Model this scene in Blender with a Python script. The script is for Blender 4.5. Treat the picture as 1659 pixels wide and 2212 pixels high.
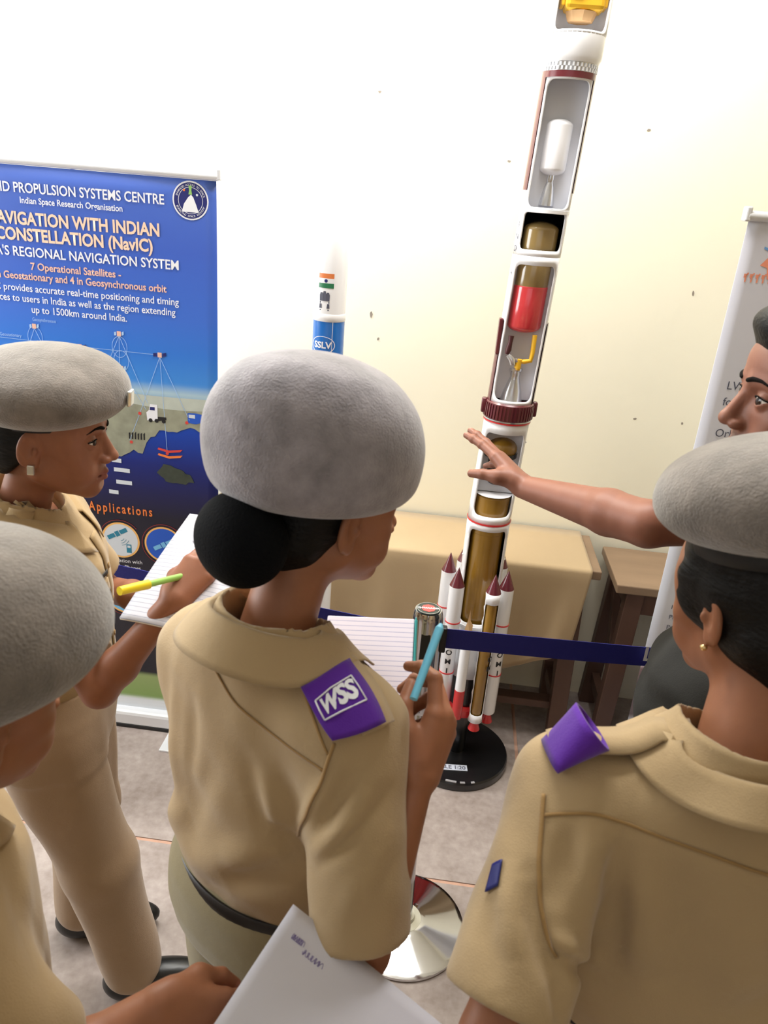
import bpy, bmesh, math, random
import numpy as np
from mathutils import Matrix, Vector, geometry
random.seed(4); rng = np.random.RandomState(7)
for o in list(bpy.data.objects): bpy.data.objects.remove(o)
SC = bpy.context.scene; COL = SC.collection

# ------------------------------------------------------------------ camera
FPX = 1661.0; CAMZ = 1.80; PITCH = math.radians(22.6); ROLL = math.radians(4.7)
cF = np.array([0, math.cos(PITCH), -math.sin(PITCH)]); cU0 = np.array([0, math.sin(PITCH), math.cos(PITCH)]); cR0 = np.array([1., 0, 0])
cR = math.cos(ROLL)*cR0 + math.sin(ROLL)*cU0; cU = -math.sin(ROLL)*cR0 + math.cos(ROLL)*cU0
cam = bpy.data.cameras.new('camera'); camo = bpy.data.objects.new('camera', cam); COL.objects.link(camo)
camo.matrix_world = Matrix(((cR[0], cU[0], -cF[0], 0), (cR[1], cU[1], -cF[1], 0), (cR[2], cU[2], -cF[2], CAMZ), (0, 0, 0, 1)))
cam.sensor_fit = 'HORIZONTAL'; cam.sensor_width = 36; cam.lens = 36*FPX/1659; cam.clip_start = .02
cam.dof.use_dof = True; cam.dof.focus_distance = 2.0; cam.dof.aperture_fstop = 11
SC.camera = camo

# ------------------------------------------------------------------ world and light
W = bpy.data.worlds.new('world'); SC.world = W; W.use_nodes = True
W.node_tree.nodes['Background'].inputs[0].default_value = (.85, .92, 1, 1)
W.node_tree.nodes['Background'].inputs[1].default_value = .6
def area(name, loc, target, sx, sy, power, col=(1, 1, 1)):
    l = bpy.data.lights.new(name, 'AREA'); l.shape = 'RECTANGLE'; l.size = sx; l.size_y = sy; l.energy = power; l.color = col
    o = bpy.data.objects.new(name, l); COL.objects.link(o); o.location = loc
    o.rotation_euler = (Vector(target)-Vector(loc)).to_track_quat('-Z', 'Y').to_euler()
    return o
WIN_L = area('window_daylight', (-2.98, 1.65, 1.85), (0, 1.45, 1.5), 1.6, 1.5, 68, (.95, .98, 1))
WIN_R = area('window_daylight', (-.35, -2.42, 1.95), (-.35, 0, 1.6), 2.6, 1.5, 4, (1, .98, .95))
TUBE1 = area('tube_lamp_light', (-.95, 2.50, 2.95), (-.95, 2.30, 2.2), 1.15, .05, 40, (1, .985, .95))
CEIL = area('ceiling_lamp_light', (.15, 1.85, 3.06), (.15, 1.85, 0), 1.2, .3, 40, (1, .98, .95))
SC.view_settings.view_transform = 'Standard'; SC.view_settings.look = 'None'; SC.view_settings.gamma = 1
SC.view_settings.use_curve_mapping = False; SC.view_settings.exposure = .22

# ------------------------------------------------------------------ materials
MATS = {}
def s2l(c):
    return tuple((v/12.92 if v <= .04045 else ((v+.055)/1.055)**2.4) for v in [x/255 for x in c])
class NT:
    def __init__(s, m): s.t = m.node_tree; s.n = s.t.nodes; s.b = s.n['Principled BSDF']
    def new(s, typ, **kw):
        n = s.n.new(typ)
        for k, v in kw.items():
            if k in n.inputs.keys(): n.inputs[k].default_value = v
            else: setattr(n, k, v)
        return n
    def link(s, a, b): s.t.links.new(a, b)
def mat(name, col, rough=.6, metal=0., var=0., vscale=8., bump=0., bscale=60., coat=0., sheen=0., sss=0., spec=None, emit=None, trans=0., alpha=None, stretch=None, detail=4.):
    if name in MATS: return MATS[name]
    m = bpy.data.materials.new(name); m.use_nodes = True; t = NT(m); b = t.b
    c = s2l(col); b.inputs['Base Color'].default_value = (*c, 1); b.inputs['Roughness'].default_value = rough; b.inputs['Metallic'].default_value = metal
    b.inputs['Coat Weight'].default_value = coat; b.inputs['Coat Roughness'].default_value = .1
    b.inputs['Sheen Weight'].default_value = sheen; b.inputs['Sheen Roughness'].default_value = .5
    if spec is not None: b.inputs['Specular IOR Level'].default_value = spec
    if sss: b.inputs['Subsurface Weight'].default_value = sss; b.inputs['Subsurface Radius'].default_value = (.012, .005, .003); b.inputs['Subsurface Scale'].default_value = .6
    if trans: b.inputs['Transmission Weight'].default_value = trans
    if emit: b.inputs['Emission Color'].default_value = (*s2l(emit[0]), 1); b.inputs['Emission Strength'].default_value = emit[1]
    co = t.new('ShaderNodeTexCoord').outputs['Object']
    if stretch:
        mp = t.new('ShaderNodeMapping', Scale=stretch); t.link(co, mp.inputs['Vector']); co = mp.outputs[0]
    if var:
        nz = t.new('ShaderNodeTexNoise', Scale=vscale, Detail=detail); t.link(co, nz.inputs['Vector'])
        mx = t.new('ShaderNodeMix', data_type='RGBA'); t.link(nz.outputs['Fac'], mx.inputs['Factor'])
        mx.inputs[6].default_value = (*[max(0, x*(1-var)) for x in c], 1); mx.inputs[7].default_value = (*[min(1, x*(1+var)) for x in c], 1)
        t.link(mx.outputs[2], b.inputs['Base Color'])
    if bump:
        nz = t.new('ShaderNodeTexNoise', Scale=bscale, Detail=5.); t.link(co, nz.inputs['Vector'])
        bp = t.new('ShaderNodeBump', Strength=bump, Distance=.004); t.link(nz.outputs['Fac'], bp.inputs['Height']); t.link(bp.outputs[0], b.inputs['Normal'])
    MATS[name] = m; return m

# ------------------------------------------------------------------ object helpers
def link(o, parent=None):
    COL.objects.link(o)
    if parent is not None: o.parent = parent
    return o
def tag(o, label=None, cat=None, group=None, kind=None):
    if label: o['label'] = label
    if cat: o['category'] = cat
    if group: o['group'] = group
    if kind: o['kind'] = kind
    return o
def empty(name, loc=(0, 0, 0), rz=0., label=None, cat=None, group=None):
    o = bpy.data.objects.new(name, None); o.empty_display_size = .1; link(o); o.location = loc; o.rotation_euler = (0, 0, rz)
    return tag(o, label, cat, group)
def mesh_np(name, v, f, m, parent=None, smooth=True, attr=None):
    v = np.asarray(v, dtype=np.float32); me = bpy.data.meshes.new(name)
    if isinstance(f, np.ndarray):
        n = f.shape[1]; me.vertices.add(len(v)); me.vertices.foreach_set('co', v.ravel())
        me.loops.add(f.size); me.loops.foreach_set('vertex_index', f.ravel().astype(np.int32))
        me.polygons.add(len(f)); me.polygons.foreach_set('loop_start', np.arange(0, f.size, n, dtype=np.int32))
        me.update(calc_edges=True); me.validate()
    else:
        me.from_pydata([tuple(map(float, q)) for q in v], [], f); me.update()
    if smooth: me.polygons.foreach_set('use_smooth', np.ones(len(me.polygons), dtype=bool))
    if attr is not None:
        a = me.color_attributes.new('mask', 'FLOAT_COLOR', 'POINT'); aa = np.ones((len(v), 4), dtype=np.float32); aa[:, :3] = attr; a.data.foreach_set('color', aa.ravel())
    if m is not None: me.materials.append(m)
    o = bpy.data.objects.new(name, me); link(o, parent); return o
def sharp(o, deg=40):
    o.data.set_sharp_from_angle(angle=math.radians(deg)); return o
def solid(o, t, off=0.):
    md = o.modifiers.new('solidify', 'SOLIDIFY'); md.thickness = t; md.offset = off; return o
class MB:
    """collects verts/faces of one mesh"""
    def __init__(s): s.v = []; s.f = []
    def add(s, v, f):
        k = len(s.v); s.v += [tuple(q) for q in v]; s.f += [tuple(i+k for i in q) for q in f]; return s
    def box(s, c, h, rot=None, bev=0.):
        bm = bmesh.new(); bmesh.ops.create_cube(bm, size=2)
        for q in bm.verts: q.co = Vector((q.co.x*h[0], q.co.y*h[1], q.co.z*h[2]))
        if bev: bmesh.ops.bevel(bm, geom=bm.edges[:], offset=bev, segments=2, affect='EDGES', profile=.5)
        M = Matrix(rot) if rot is not None else Matrix.Identity(3); bm.verts.index_update()
        s.add([M @ q.co + Vector(c) for q in bm.verts], [[q.index for q in f.verts] for f in bm.faces]); bm.free(); return s
    def bar(s, a, b, w, t, bev=.003, up=(0, 0, 1)):
        a = Vector(a); b = Vector(b); d = (b-a); z = d.normalized(); u = Vector(up)
        if abs(z.dot(u)) > .95: u = Vector((0, 1, 0))
        x = u.cross(z).normalized(); y = z.cross(x)
        return s.box((a+b)/2, (w/2, t/2, d.length/2), Matrix((x, y, z)).transposed(), bev)
    def lathe(s, prof, seg=32, c=(0, 0, 0), a0=0., a1=2*math.pi):
        full = abs(a1-a0-2*math.pi) < 1e-6; n = seg if full else seg+1; v = []; f = []
        for r, z in prof:
            for i in range(n):
                a = a0+(a1-a0)*i/seg; v.append((c[0]+r*math.cos(a), c[1]+r*math.sin(a), c[2]+z))
        for j in range(len(prof)-1):
            for i in range(seg):
                k = (i+1) % n; f.append((j*n+i, j*n+k, (j+1)*n+k, (j+1)*n+i))
        return s.add(v, f)
    def tube(s, pts, r, seg=10, caps=True):
        P = [np.array(p, float) for p in pts]; n = len(P); R = [r]*n if np.isscalar(r) else r; v = []; f = []
        t0 = P[1]-P[0]; u = np.cross(t0, (0, 0, 1) if abs(t0[2]) < .9*np.linalg.norm(t0) else (1, 0, 0)); u = u/np.linalg.norm(u)
        for i in range(n):
            t = P[min(i+1, n-1)]-P[max(i-1, 0)]; t = t/np.linalg.norm(t); u = u-t*(u@t); u = u/np.linalg.norm(u); w = np.cross(t, u)
            for j in range(seg):
                a = 2*math.pi*j/seg; v.append(P[i]+R[i]*(math.cos(a)*u+math.sin(a)*w))
        for i in range(n-1):
            for j in range(seg): f.append((i*seg+j, i*seg+(j+1) % seg, (i+1)*seg+(j+1) % seg, (i+1)*seg+j))
        if caps: f.append(tuple(range(seg-1, -1, -1))); f.append(tuple((n-1)*seg+j for j in range(seg)))
        return s.add(v, f)
    def xf(s, fn): s.v = [tuple(fn(*q)) for q in s.v]; return s
    def build(s, name, m, parent=None, smooth=False, deg=None, fix=True):
        me = bpy.data.meshes.new(name); me.from_pydata([tuple(map(float, q)) for q in s.v], [], s.f)
        if fix:
            bm = bmesh.new(); bm.from_mesh(me); bmesh.ops.recalc_face_normals(bm, faces=bm.faces[:]); bm.to_mesh(me); bm.free()
        if smooth or deg: me.polygons.foreach_set('use_smooth', [True]*len(me.polygons))
        if m is not None: me.materials.append(m)
        o = bpy.data.objects.new(name, me); link(o, parent)
        if deg: sharp(o, deg)
        return o
def text_mesh(body, size, align='CENTER', bold=0., space=1., shear=0.):
    cu = bpy.data.curves.new('lettering', 'FONT'); cu.body = body; cu.size = size; cu.align_x = align; cu.offset = bold; cu.space_character = space; cu.shear = shear; cu.resolution_u = 3
    o = bpy.data.objects.new('lettering', cu); COL.objects.link(o); bpy.context.view_layer.update()
    me = bpy.data.meshes.new_from_object(o.evaluated_get(bpy.context.evaluated_depsgraph_get())); bpy.data.objects.remove(o); bpy.data.curves.remove(cu)
    return me
def text(body, size, m, parent, fn, align='CENTER', bold=0., width=None, name='lettering', space=1., sub=False, shear=0.):
    """lettering as flat mesh; fn maps (x,y) of the text plane to a point"""
    me = text_mesh(body, size, align, bold, space, shear); n = len(me.vertices); co = np.empty(n*3, dtype=np.float32); me.vertices.foreach_get('co', co); co = co.reshape(-1, 3)
    k = 1.
    if width: k = width/(co[:, 0].max()-co[:, 0].min())
    me.vertices.foreach_set('co', np.array([fn(float(p[0]*k), float(p[1])) for p in co], dtype=np.float32).ravel())
    me.materials.clear(); me.materials.append(m); me.update()
    o = bpy.data.objects.new(name, me); link(o, parent); return o

# ------------------------------------------------------------------ implicit surfaces (numpy) for bodies, cloth and hands
def arr(*a): return np.array(a, dtype=np.float32)
def smin(a, b, k):
    if k <= 0: return np.minimum(a, b)
    h = np.clip(.5+.5*(b-a)/k, 0, 1); return b*(1-h)+a*h-k*h*(1-h)
def smax(a, b, k): return -smin(-a, -b, k)
class RC:   # cone with round ends
    def __init__(s, a, b, ra, rb=None): s.a = arr(*a); s.b = arr(*b); s.ra = ra; s.rb = ra if rb is None else rb; m = max(s.ra, s.rb); s.lo = np.minimum(s.a, s.b)-m; s.hi = np.maximum(s.a, s.b)+m
    def __call__(s, p):
        ba = s.b-s.a; pa = p-s.a; h = np.clip((pa@ba)/(ba@ba+1e-12), 0, 1)
        return np.sqrt(((pa-h[..., None]*ba)**2).sum(-1))-(s.ra+(s.rb-s.ra)*h)
class EL:   # ellipsoid
    def __init__(s, c, r, R=None): s.c = arr(*c); s.r = arr(*(r if hasattr(r, '__len__') else (r, r, r))); s.R = None if R is None else np.array(R, dtype=np.float32); m = s.r if R is None else np.full(3, s.r.max()); s.lo = s.c-m; s.hi = s.c+m
    def __call__(s, p):
        q = p-s.c
        if s.R is not None: q = q@s.R      # R columns = local axes
        k0 = np.sqrt(((q/s.r)**2).sum(-1)); k1 = np.sqrt(((q/s.r**2)**2).sum(-1))+1e-9
        return k0*(k0-1)/k1
class BX:   # rounded box
    def __init__(s, c, h, rad, R=None): s.c = arr(*c); s.h = arr(*h); s.rad = rad; s.R = None if R is None else np.array(R, dtype=np.float32); m = s.h if R is None else np.full(3, np.linalg.norm(s.h)); s.lo = s.c-m; s.hi = s.c+m
    def __call__(s, p):
        q = p-s.c
        if s.R is not None: q = q@s.R
        q = np.abs(q)-(s.h-s.rad)
        return np.sqrt((np.maximum(q, 0)**2).sum(-1))+np.minimum(q.max(-1), 0)-s.rad
class LOFT:  # stack of ellipses along z: rows (z, a, b, cx, cy)
    def __init__(s, rows, pw=2.2):
        s.t = np.array(sorted(rows), dtype=np.float32); s.pw = pw; t = s.t; s.lo = np.array([(t[:, 3]-t[:, 1]).min(), (t[:, 4]-t[:, 2]).min(), t[0, 0]]); s.hi = np.array([(t[:, 3]+t[:, 1]).max(), (t[:, 4]+t[:, 2]).max(), t[-1, 0]])
        zz = np.linspace(t[0, 0], t[-1, 0], 160); s.zz = zz; s.c = []
        for j in range(1, 5):
            y = np.interp(zz, t[:, 0], t[:, j]); k = np.ones(9)/9; y = np.convolve(np.pad(y, 4, mode='edge'), k, 'valid'); s.c.append(y)
    def at(s, z): return [np.interp(z, s.zz, c) for c in s.c]
    def __call__(s, p):
        z = p[..., 2]; a, b, cx, cy = s.at(z)
        x = (p[..., 0]-cx)/a; y = (p[..., 1]-cy)/b
        rr = (np.abs(x)**s.pw+np.abs(y)**s.pw)**(1/s.pw)
        d = (rr-1)*np.minimum(a, b)
        dz = np.maximum(s.t[0, 0]-z, z-s.t[-1, 0])
        return np.maximum(d, dz).astype(np.float32)
class HS:   # half space n.p < c is inside
    def __init__(s, n, c): s.n = arr(*n); s.n = s.n/np.linalg.norm(s.n); s.c = c; s.lo = np.full(3, -9.); s.hi = np.full(3, 9.)
    def __call__(s, p): return p@s.n-s.c
class Field:
    def __init__(s): s.ops = []
    def u(s, prim, k=0.): s.ops.append(('u', prim, k)); return s
    def sub(s, prim, k=0.): s.ops.append(('s', prim, k)); return s
    def isect(s, prim, k=0.): s.ops.append(('i', prim, k)); return s
    def disp(s, fn): s.ops.append(('d', fn, 0)); return s
    def bounds(s):
        L = [o[1] for o in s.ops if o[0] == 'u']; return np.min([q.lo for q in L], 0), np.max([q.hi for q in L], 0)
    def __call__(s, p):
        d = np.full(p.shape[:-1], 1., dtype=np.float32)
        for t, q, k in s.ops:
            if t == 'u': d = smin(d, q(p), k)
            elif t == 's': d = smax(d, -q(p), k)
            elif t == 'i': d = smax(d, q(p), k)
            else: d = d+q(p)
        return d
    def grad(s, p, e=.002):
        g = np.stack([s(p+e*np.eye(3, dtype=np.float32)[i])-s(p-e*np.eye(3, dtype=np.float32)[i]) for i in range(3)], -1)
        return g/(np.linalg.norm(g, axis=-1, keepdims=True)+1e-9)
    def project(s, p, off=0., it=6):
        p = np.array(p, dtype=np.float32)
        for _ in range(it):
            g = s.grad(p); p = p-g*np.clip((s(p)-off), -.03, .03)[..., None]*.9
        return p, s.grad(p)
    def mesh(s, res, pad=.012, lo=None, hi=None, newton=1):
        l, h = s.bounds(); l = l-pad if lo is None else np.array(lo, float); h = h+pad if hi is None else np.array(hi, float)
        n = np.ceil((h-l)/res).astype(int)+1
        ax = [l[i]+res*np.arange(n[i]) for i in range(3)]
        d = np.full(n, 1., dtype=np.float32)
        for t, q, k in s.ops:
            if t == 'd':
                m = np.abs(d) < .06; idx = np.nonzero(m); P = np.stack([ax[i][idx[i]] for i in range(3)], -1).astype(np.float32); d[idx] += q(P); continue
            mg = k+4*res
            a = np.clip(np.floor((q.lo-mg-l)/res).astype(int), 0, n); b = np.clip(np.ceil((q.hi+mg-l)/res).astype(int)+1, 0, n)
            if (b <= a).any():
                continue
            sl = tuple(slice(a[i], b[i]) for i in range(3))
            P = np.stack(np.meshgrid(*[ax[i][a[i]:b[i]] for i in range(3)], indexing='ij'), -1).astype(np.float32)
            v = q(P)
            if t == 'u': d[sl] = smin(d[sl], v, k)
            elif t == 's': d[sl] = smax(d[sl], -v, k)
            else:
                d[sl] = smax(d[sl], v, k)
        V, Q = surfnet(d, l, res)
        for _ in range(newton):
            if len(V) == 0: break
            g = s.grad(V, res*.7); V = V-g*np.clip(s(V), -res, res)[:, None]*.9
        return V, Q
def surfnet(d, lo, res):
    sg = d < 0; n = np.array(d.shape)
    cnt = np.zeros(n-1, dtype=np.int8)
    off = [(i, j, k) for i in (0, 1) for j in (0, 1) for k in (0, 1)]
    for o in off: cnt += sg[o[0]:n[0]-1+o[0], o[1]:n[1]-1+o[1], o[2]:n[2]-1+o[2]]
    act = (cnt > 0) & (cnt < 8); idx = np.argwhere(act); ids = np.full(n-1, -1, dtype=np.int64); ids[act] = np.arange(len(idx))
    acc = np.zeros((len(idx), 3)); num = np.zeros(len(idx))
    for a in off:
        for axn in range(3):
            if a[axn]: continue
            b = list(a); b[axn] = 1
            da = d[idx[:, 0]+a[0], idx[:, 1]+a[1], idx[:, 2]+a[2]]; db = d[idx[:, 0]+b[0], idx[:, 1]+b[1], idx[:, 2]+b[2]]
            m = (da < 0) != (db < 0); t = np.where(m, da/(da-db+1e-20), 0)
            p = np.tile(np.array(a, float), (len(idx), 1)); p[:, axn] = t
            acc += np.where(m[:, None], p, 0); num += m
    V = (lo+res*(idx+acc/num[:, None])).astype(np.float32)
    Q = []
    for axn in range(3):
        u, w = (axn+1) % 3, (axn+2) % 3
        s0 = [slice(0, n[i]) for i in range(3)]; s1 = list(s0); s0[axn] = slice(0, n[axn]-1); s1[axn] = slice(1, n[axn])
        e = np.argwhere(sg[tuple(s0)] != sg[tuple(s1)])
        e = e[(e[:, u] > 0) & (e[:, w] > 0) & (e[:, u] < n[u]-1) & (e[:, w] < n[w]-1)]
        if not len(e): continue
        flip = sg[e[:, 0], e[:, 1], e[:, 2]]
        def cid(du, dw):
            c = e.copy(); c[:, u] += du; c[:, w] += dw; return ids[c[:, 0], c[:, 1], c[:, 2]]
        q = np.stack([cid(-1, -1), cid(0, -1), cid(0, 0), cid(-1, 0)], 1)
        q[~flip] = q[~flip][:, ::-1]; Q.append(q)
    Q = np.concatenate(Q) if Q else np.zeros((0, 4), int); Q = Q[(Q >= 0).all(1)]
    return V, Q
def field_obj(name, F, res, m, parent, **kw):
    V, Q = F.mesh(res, **kw); return mesh_np(name, V, Q, m, parent)
def folds(L):
    """cloth folds: list of (polyline, width, height); height>0 bulges out"""
    L = [(np.asarray(P, dtype=np.float32), w, h) for P, w, h in L]
    def fn(p):
        o = np.zeros(p.shape[:-1], dtype=np.float32)
        for P, w, h in L:
            n = len(P)-1; lo = P.min(0)-3*w; hi = P.max(0)+3*w; m = ((p > lo) & (p < hi)).all(-1)
            if not m.any(): continue
            s = p[m]; q = np.full(len(s), 9., dtype=np.float32); tt = np.zeros(len(s), dtype=np.float32)
            for i in range(n):
                a = P[i]; ba = P[i+1]-a; t = np.clip((s-a)@ba/(ba@ba+1e-12), 0, 1); d = ((s-a-t[:, None]*ba)**2).sum(-1); k = d < q; q = np.where(k, d, q); tt = np.where(k, (i+t)/n, tt)
            o[m] -= h*np.exp(-q/(w*w))*(.15+.85*np.sin(np.pi*np.clip(tt, .02, .98)))
        return o
    return fn
def ripple(seed, amp, k0=14., k1=40., n=7):
    r = np.random.RandomState(seed); K = r.normal(size=(n, 3)); K = K/np.linalg.norm(K, axis=1, keepdims=True)*r.uniform(k0, k1, (n, 1)); ph = r.uniform(0, 6.3, n)
    K = K.astype(np.float32)
    def fn(p):
        o = np.zeros(p.shape[:-1], dtype=np.float32)
        for i in range(n): o += np.sin(p@K[i]+ph[i])
        return o*(amp/math.sqrt(n))
    return fn
def grid_faces(nu, nv):
    return [(i*nv+j, i*nv+j+1, (i+1)*nv+j+1, (i+1)*nv+j) for i in range(nu-1) for j in range(nv-1)]
def patch_on(name, F, P, off, thick, m, parent, it=7):
    """P: (nu,nv,3) grid of points projected onto the surface of F"""
    P = np.array(P, dtype=np.float32); nu, nv = P.shape[:2]; q, g = F.project(P.reshape(-1, 3), off, it)
    o = mesh_np(name, q, grid_faces(nu, nv), m, parent); me = o.data
    # orient outward
    n0 = np.array(me.polygons[0].normal)
    if n0 @ g[0] < 0: me.flip_normals()
    solid(o, thick, 1.); return o
def quad_grid(c, nu, nv):
    c = [np.array(q, float) for q in c]; G = np.zeros((nu, nv, 3))
    for i in range(nu):
        for j in range(nv):
            a = i/(nu-1); b = j/(nv-1); G[i, j] = c[0]*(1-a)*(1-b)+c[1]*a*(1-b)+c[2]*a*b+c[3]*(1-a)*b
    return G
def strip_on(name, F, pts, width, off, thick, m, parent, n=40):
    """ribbon along polyline pts lying on F"""
    pts = np.array(pts, float); seg = np.r_[0, np.cumsum(np.linalg.norm(np.diff(pts, axis=0), axis=1))]; t = np.linspace(0, seg[-1], n)
    c = np.stack([np.interp(t, seg, pts[:, i]) for i in range(3)], 1)
    for _ in range(3): c[1:-1] = (c[:-2]+2*c[1:-1]+c[2:])/4
    c, g = F.project(c, off); tg = np.gradient(c, axis=0); s = np.cross(g, tg); s /= np.linalg.norm(s, axis=1, keepdims=True)+1e-9
    wd = np.full(n, width) if np.isscalar(width) else np.interp(np.linspace(0, 1, n), np.linspace(0, 1, len(width)), width)
    P = np.stack([c+s*wd[:, None]*k for k in (-.5, 0, .5)], 1)
    return patch_on(name, F, P, off, thick, m, parent, it=3)
def rotm(rx=0, ry=0, rz=0):
    return np.array(Matrix.Rotation(rz, 3, 'Z') @ Matrix.Rotation(rx, 3, 'X') @ Matrix.Rotation(ry, 3, 'Y'))

# ================================================================== the room
YAW = math.radians(-4.2); RU = np.array([math.cos(YAW), math.sin(YAW), 0]); RN = np.array([-math.sin(YAW), math.cos(YAW), 0]); RO = np.array([.38, 2.64, 0])
def room(u, v, z): return tuple(RO+RU*u+RN*v+np.array([0, 0, z]))
def room_box(mb, u0, u1, v0, v1, z0, z1):
    c = room((u0+u1)/2, (v0+v1)/2, (z0+z1)/2); return mb.box(c, ((u1-u0)/2, (v1-v0)/2, (z1-z0)/2), Matrix.Rotation(YAW, 3, 'Z'))
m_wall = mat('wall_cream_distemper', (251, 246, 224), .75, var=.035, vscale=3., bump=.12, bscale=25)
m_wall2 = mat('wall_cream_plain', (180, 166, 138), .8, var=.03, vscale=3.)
m_ceil = mat('ceiling_white', (240, 238, 232), .8, var=.02, vscale=2.)
def struct(name, mb, m, **kw): return tag(mb.build(name, m, **kw), kind='structure')
UL, UR, VB, CH = -3.4, 2.0, -5.1, 3.15
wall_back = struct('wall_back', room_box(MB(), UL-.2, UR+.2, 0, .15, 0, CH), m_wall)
# left wall with a window opening, rear wall with a window opening
def wall_hole(name, run, fixed0, fixed1, a0, a1, w0, w1, z0, z1):
    mb = MB()
    for q in ((a0, w0, 0, CH), (w1, a1, 0, CH), (w0, w1, 0, z0), (w0, w1, z1, CH)):
        if run == 'v': room_box(mb, fixed0, fixed1, q[0], q[1], q[2], q[3])
        else: room_box(mb, q[0], q[1], fixed0, fixed1, q[2], q[3])
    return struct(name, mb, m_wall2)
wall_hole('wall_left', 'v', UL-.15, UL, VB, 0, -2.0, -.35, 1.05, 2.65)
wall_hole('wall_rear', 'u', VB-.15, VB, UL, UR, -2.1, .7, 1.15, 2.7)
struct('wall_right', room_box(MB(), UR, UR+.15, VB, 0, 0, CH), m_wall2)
struct('ceiling', room_box(MB(), UL-.2, UR+.2, VB-.2, .2, CH, CH+.12), m_ceil)
m_wfr = mat('window_paint', (120, 95, 70), .5)
def window(name, run, fix, w0, w1, z0, z1):
    mb = MB(); n = 4
    for i in range(n+1):
        w = w0+(w1-w0)*i/n
        if run == 'v': room_box(mb, fix-.03, fix+.03, w-.025, w+.025, z0, z1)
        else: room_box(mb, w-.025, w+.025, fix-.03, fix+.03, z0, z1)
    for z in (z0+.02, z1-.02):
        if run == 'v': room_box(mb, fix-.03, fix+.03, w0, w1, z-.02, z+.02)
        else: room_box(mb, w0, w1, fix-.03, fix+.03, z-.02, z+.02)
    return struct(name, mb, m_wfr)
window('window_1', 'v', UL-.1, -2.0, -.35, 1.05, 2.65); window('window_2', 'u', VB-.1, -2.1, .7, 1.15, 2.7)
# chipped paint and dents on the back wall (each a shallow flake on the plaster)
m_chip = mat('bare_plaster', (150, 140, 128), .9, var=.2, vscale=60); m_chipw = mat('pale_filler', (205, 214, 228), .9, var=.05, vscale=50)
for u, z, w, h, mm in ((.30, 2.405, .014, .022, 1), (.10, 2.327, .012, .007, 0), (.70, 2.185, .009, .009, 0), (.325, 2.03, .006, .004, 0), (.77, 1.835, .014, .006, 0), (-.50, 2.08, .006, .004, 0), (-.48, 1.41, .005, .012, 0), (-.45, 1.33, .004, .006, 0), (-.08, 1.915, .006, .003, 0), (.46, 1.14, .006, .004, 0), (.56, 1.57, .004, .009, 0), (.62, 1.14, .004, .006, 0)):
    k = 9; v = []; 
    for i in range(k):
        a = 2*math.pi*i/k; rr = random.uniform(.7, 1.15); v.append(room(u+w*rr*math.cos(a), -.0012, z+h*rr*math.sin(a)))
    mesh_np('paint_chip', v, [tuple(range(k))], m_chipw if mm else m_chip, wall_back, smooth=False)
# floor: big cement slabs with patched pinkish joints
def floor_mat():
    m = bpy.data.materials.new('floor_cement'); m.use_nodes = True; t = NT(m); b = t.b; co = t.new('ShaderNodeTexCoord').outputs['Object']
    n1 = t.new('ShaderNodeTexNoise', Scale=5., Detail=8., Roughness=.65); n2 = t.new('ShaderNodeTexNoise', Scale=45., Detail=6.); n3 = t.new('ShaderNodeTexNoise', Scale=1.3, Detail=3.)
    for n in (n1, n2, n3): t.link(co, n.inputs['Vector'])
    r = t.new('ShaderNodeValToRGB'); r.color_ramp.elements[0].position = .3; r.color_ramp.elements[1].position = .72
    r.color_ramp.elements[0].color = (*s2l((128, 114, 106)), 1); r.color_ramp.elements[1].color = (*s2l((182, 170, 164)), 1)
    mx = t.new('ShaderNodeMath', operation='ADD'); m2 = t.new('ShaderNodeMath', operation='MULTIPLY'); m2.inputs[1].default_value = .35
    t.link(n2.outputs['Fac'], m2.inputs[0]); m3 = t.new('ShaderNodeMath', operation='MULTIPLY'); m3.inputs[1].default_value = .65; t.link(n1.outputs['Fac'], m3.inputs[0]); t.link(m2.outputs[0], mx.inputs[0]); t.link(m3.outputs[0], mx.inputs[1])
    t.link(mx.outputs[0], r.inputs[0]); t.link(r.outputs[0], b.inputs['Base Color'])
    b.inputs['Roughness'].default_value = .55; bp = t.new('ShaderNodeBump', Strength=.15, Distance=.003); t.link(n2.outputs['Fac'], bp.inputs['Height']); t.link(bp.outputs[0], b.inputs['Normal'])
    return m
m_floor = floor_mat(); m_joint = mat('joint_patch', (190, 150, 128), .8, var=.22, vscale=30, bump=.3, bscale=60)
floor = struct('floor', room_box(MB(), UL-.2, UR+.2, VB-.2, .2, -.12, -.003), m_joint)
ju = [UL-.2, -2.6, -1.55, -.55, .19, 1.05, UR+.2]; jv = [VB-.2, -4.0, -2.9, -1.93, -1.02, .2]
for i in range(len(ju)-1):
    for j in range(len(jv)-1):
        g = .006; o = room_box(MB(), ju[i]+g, ju[i+1]-g, jv[j]+g, jv[j+1]-g, -.05, 0).build('floor_slab', m_floor, floor)
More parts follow.
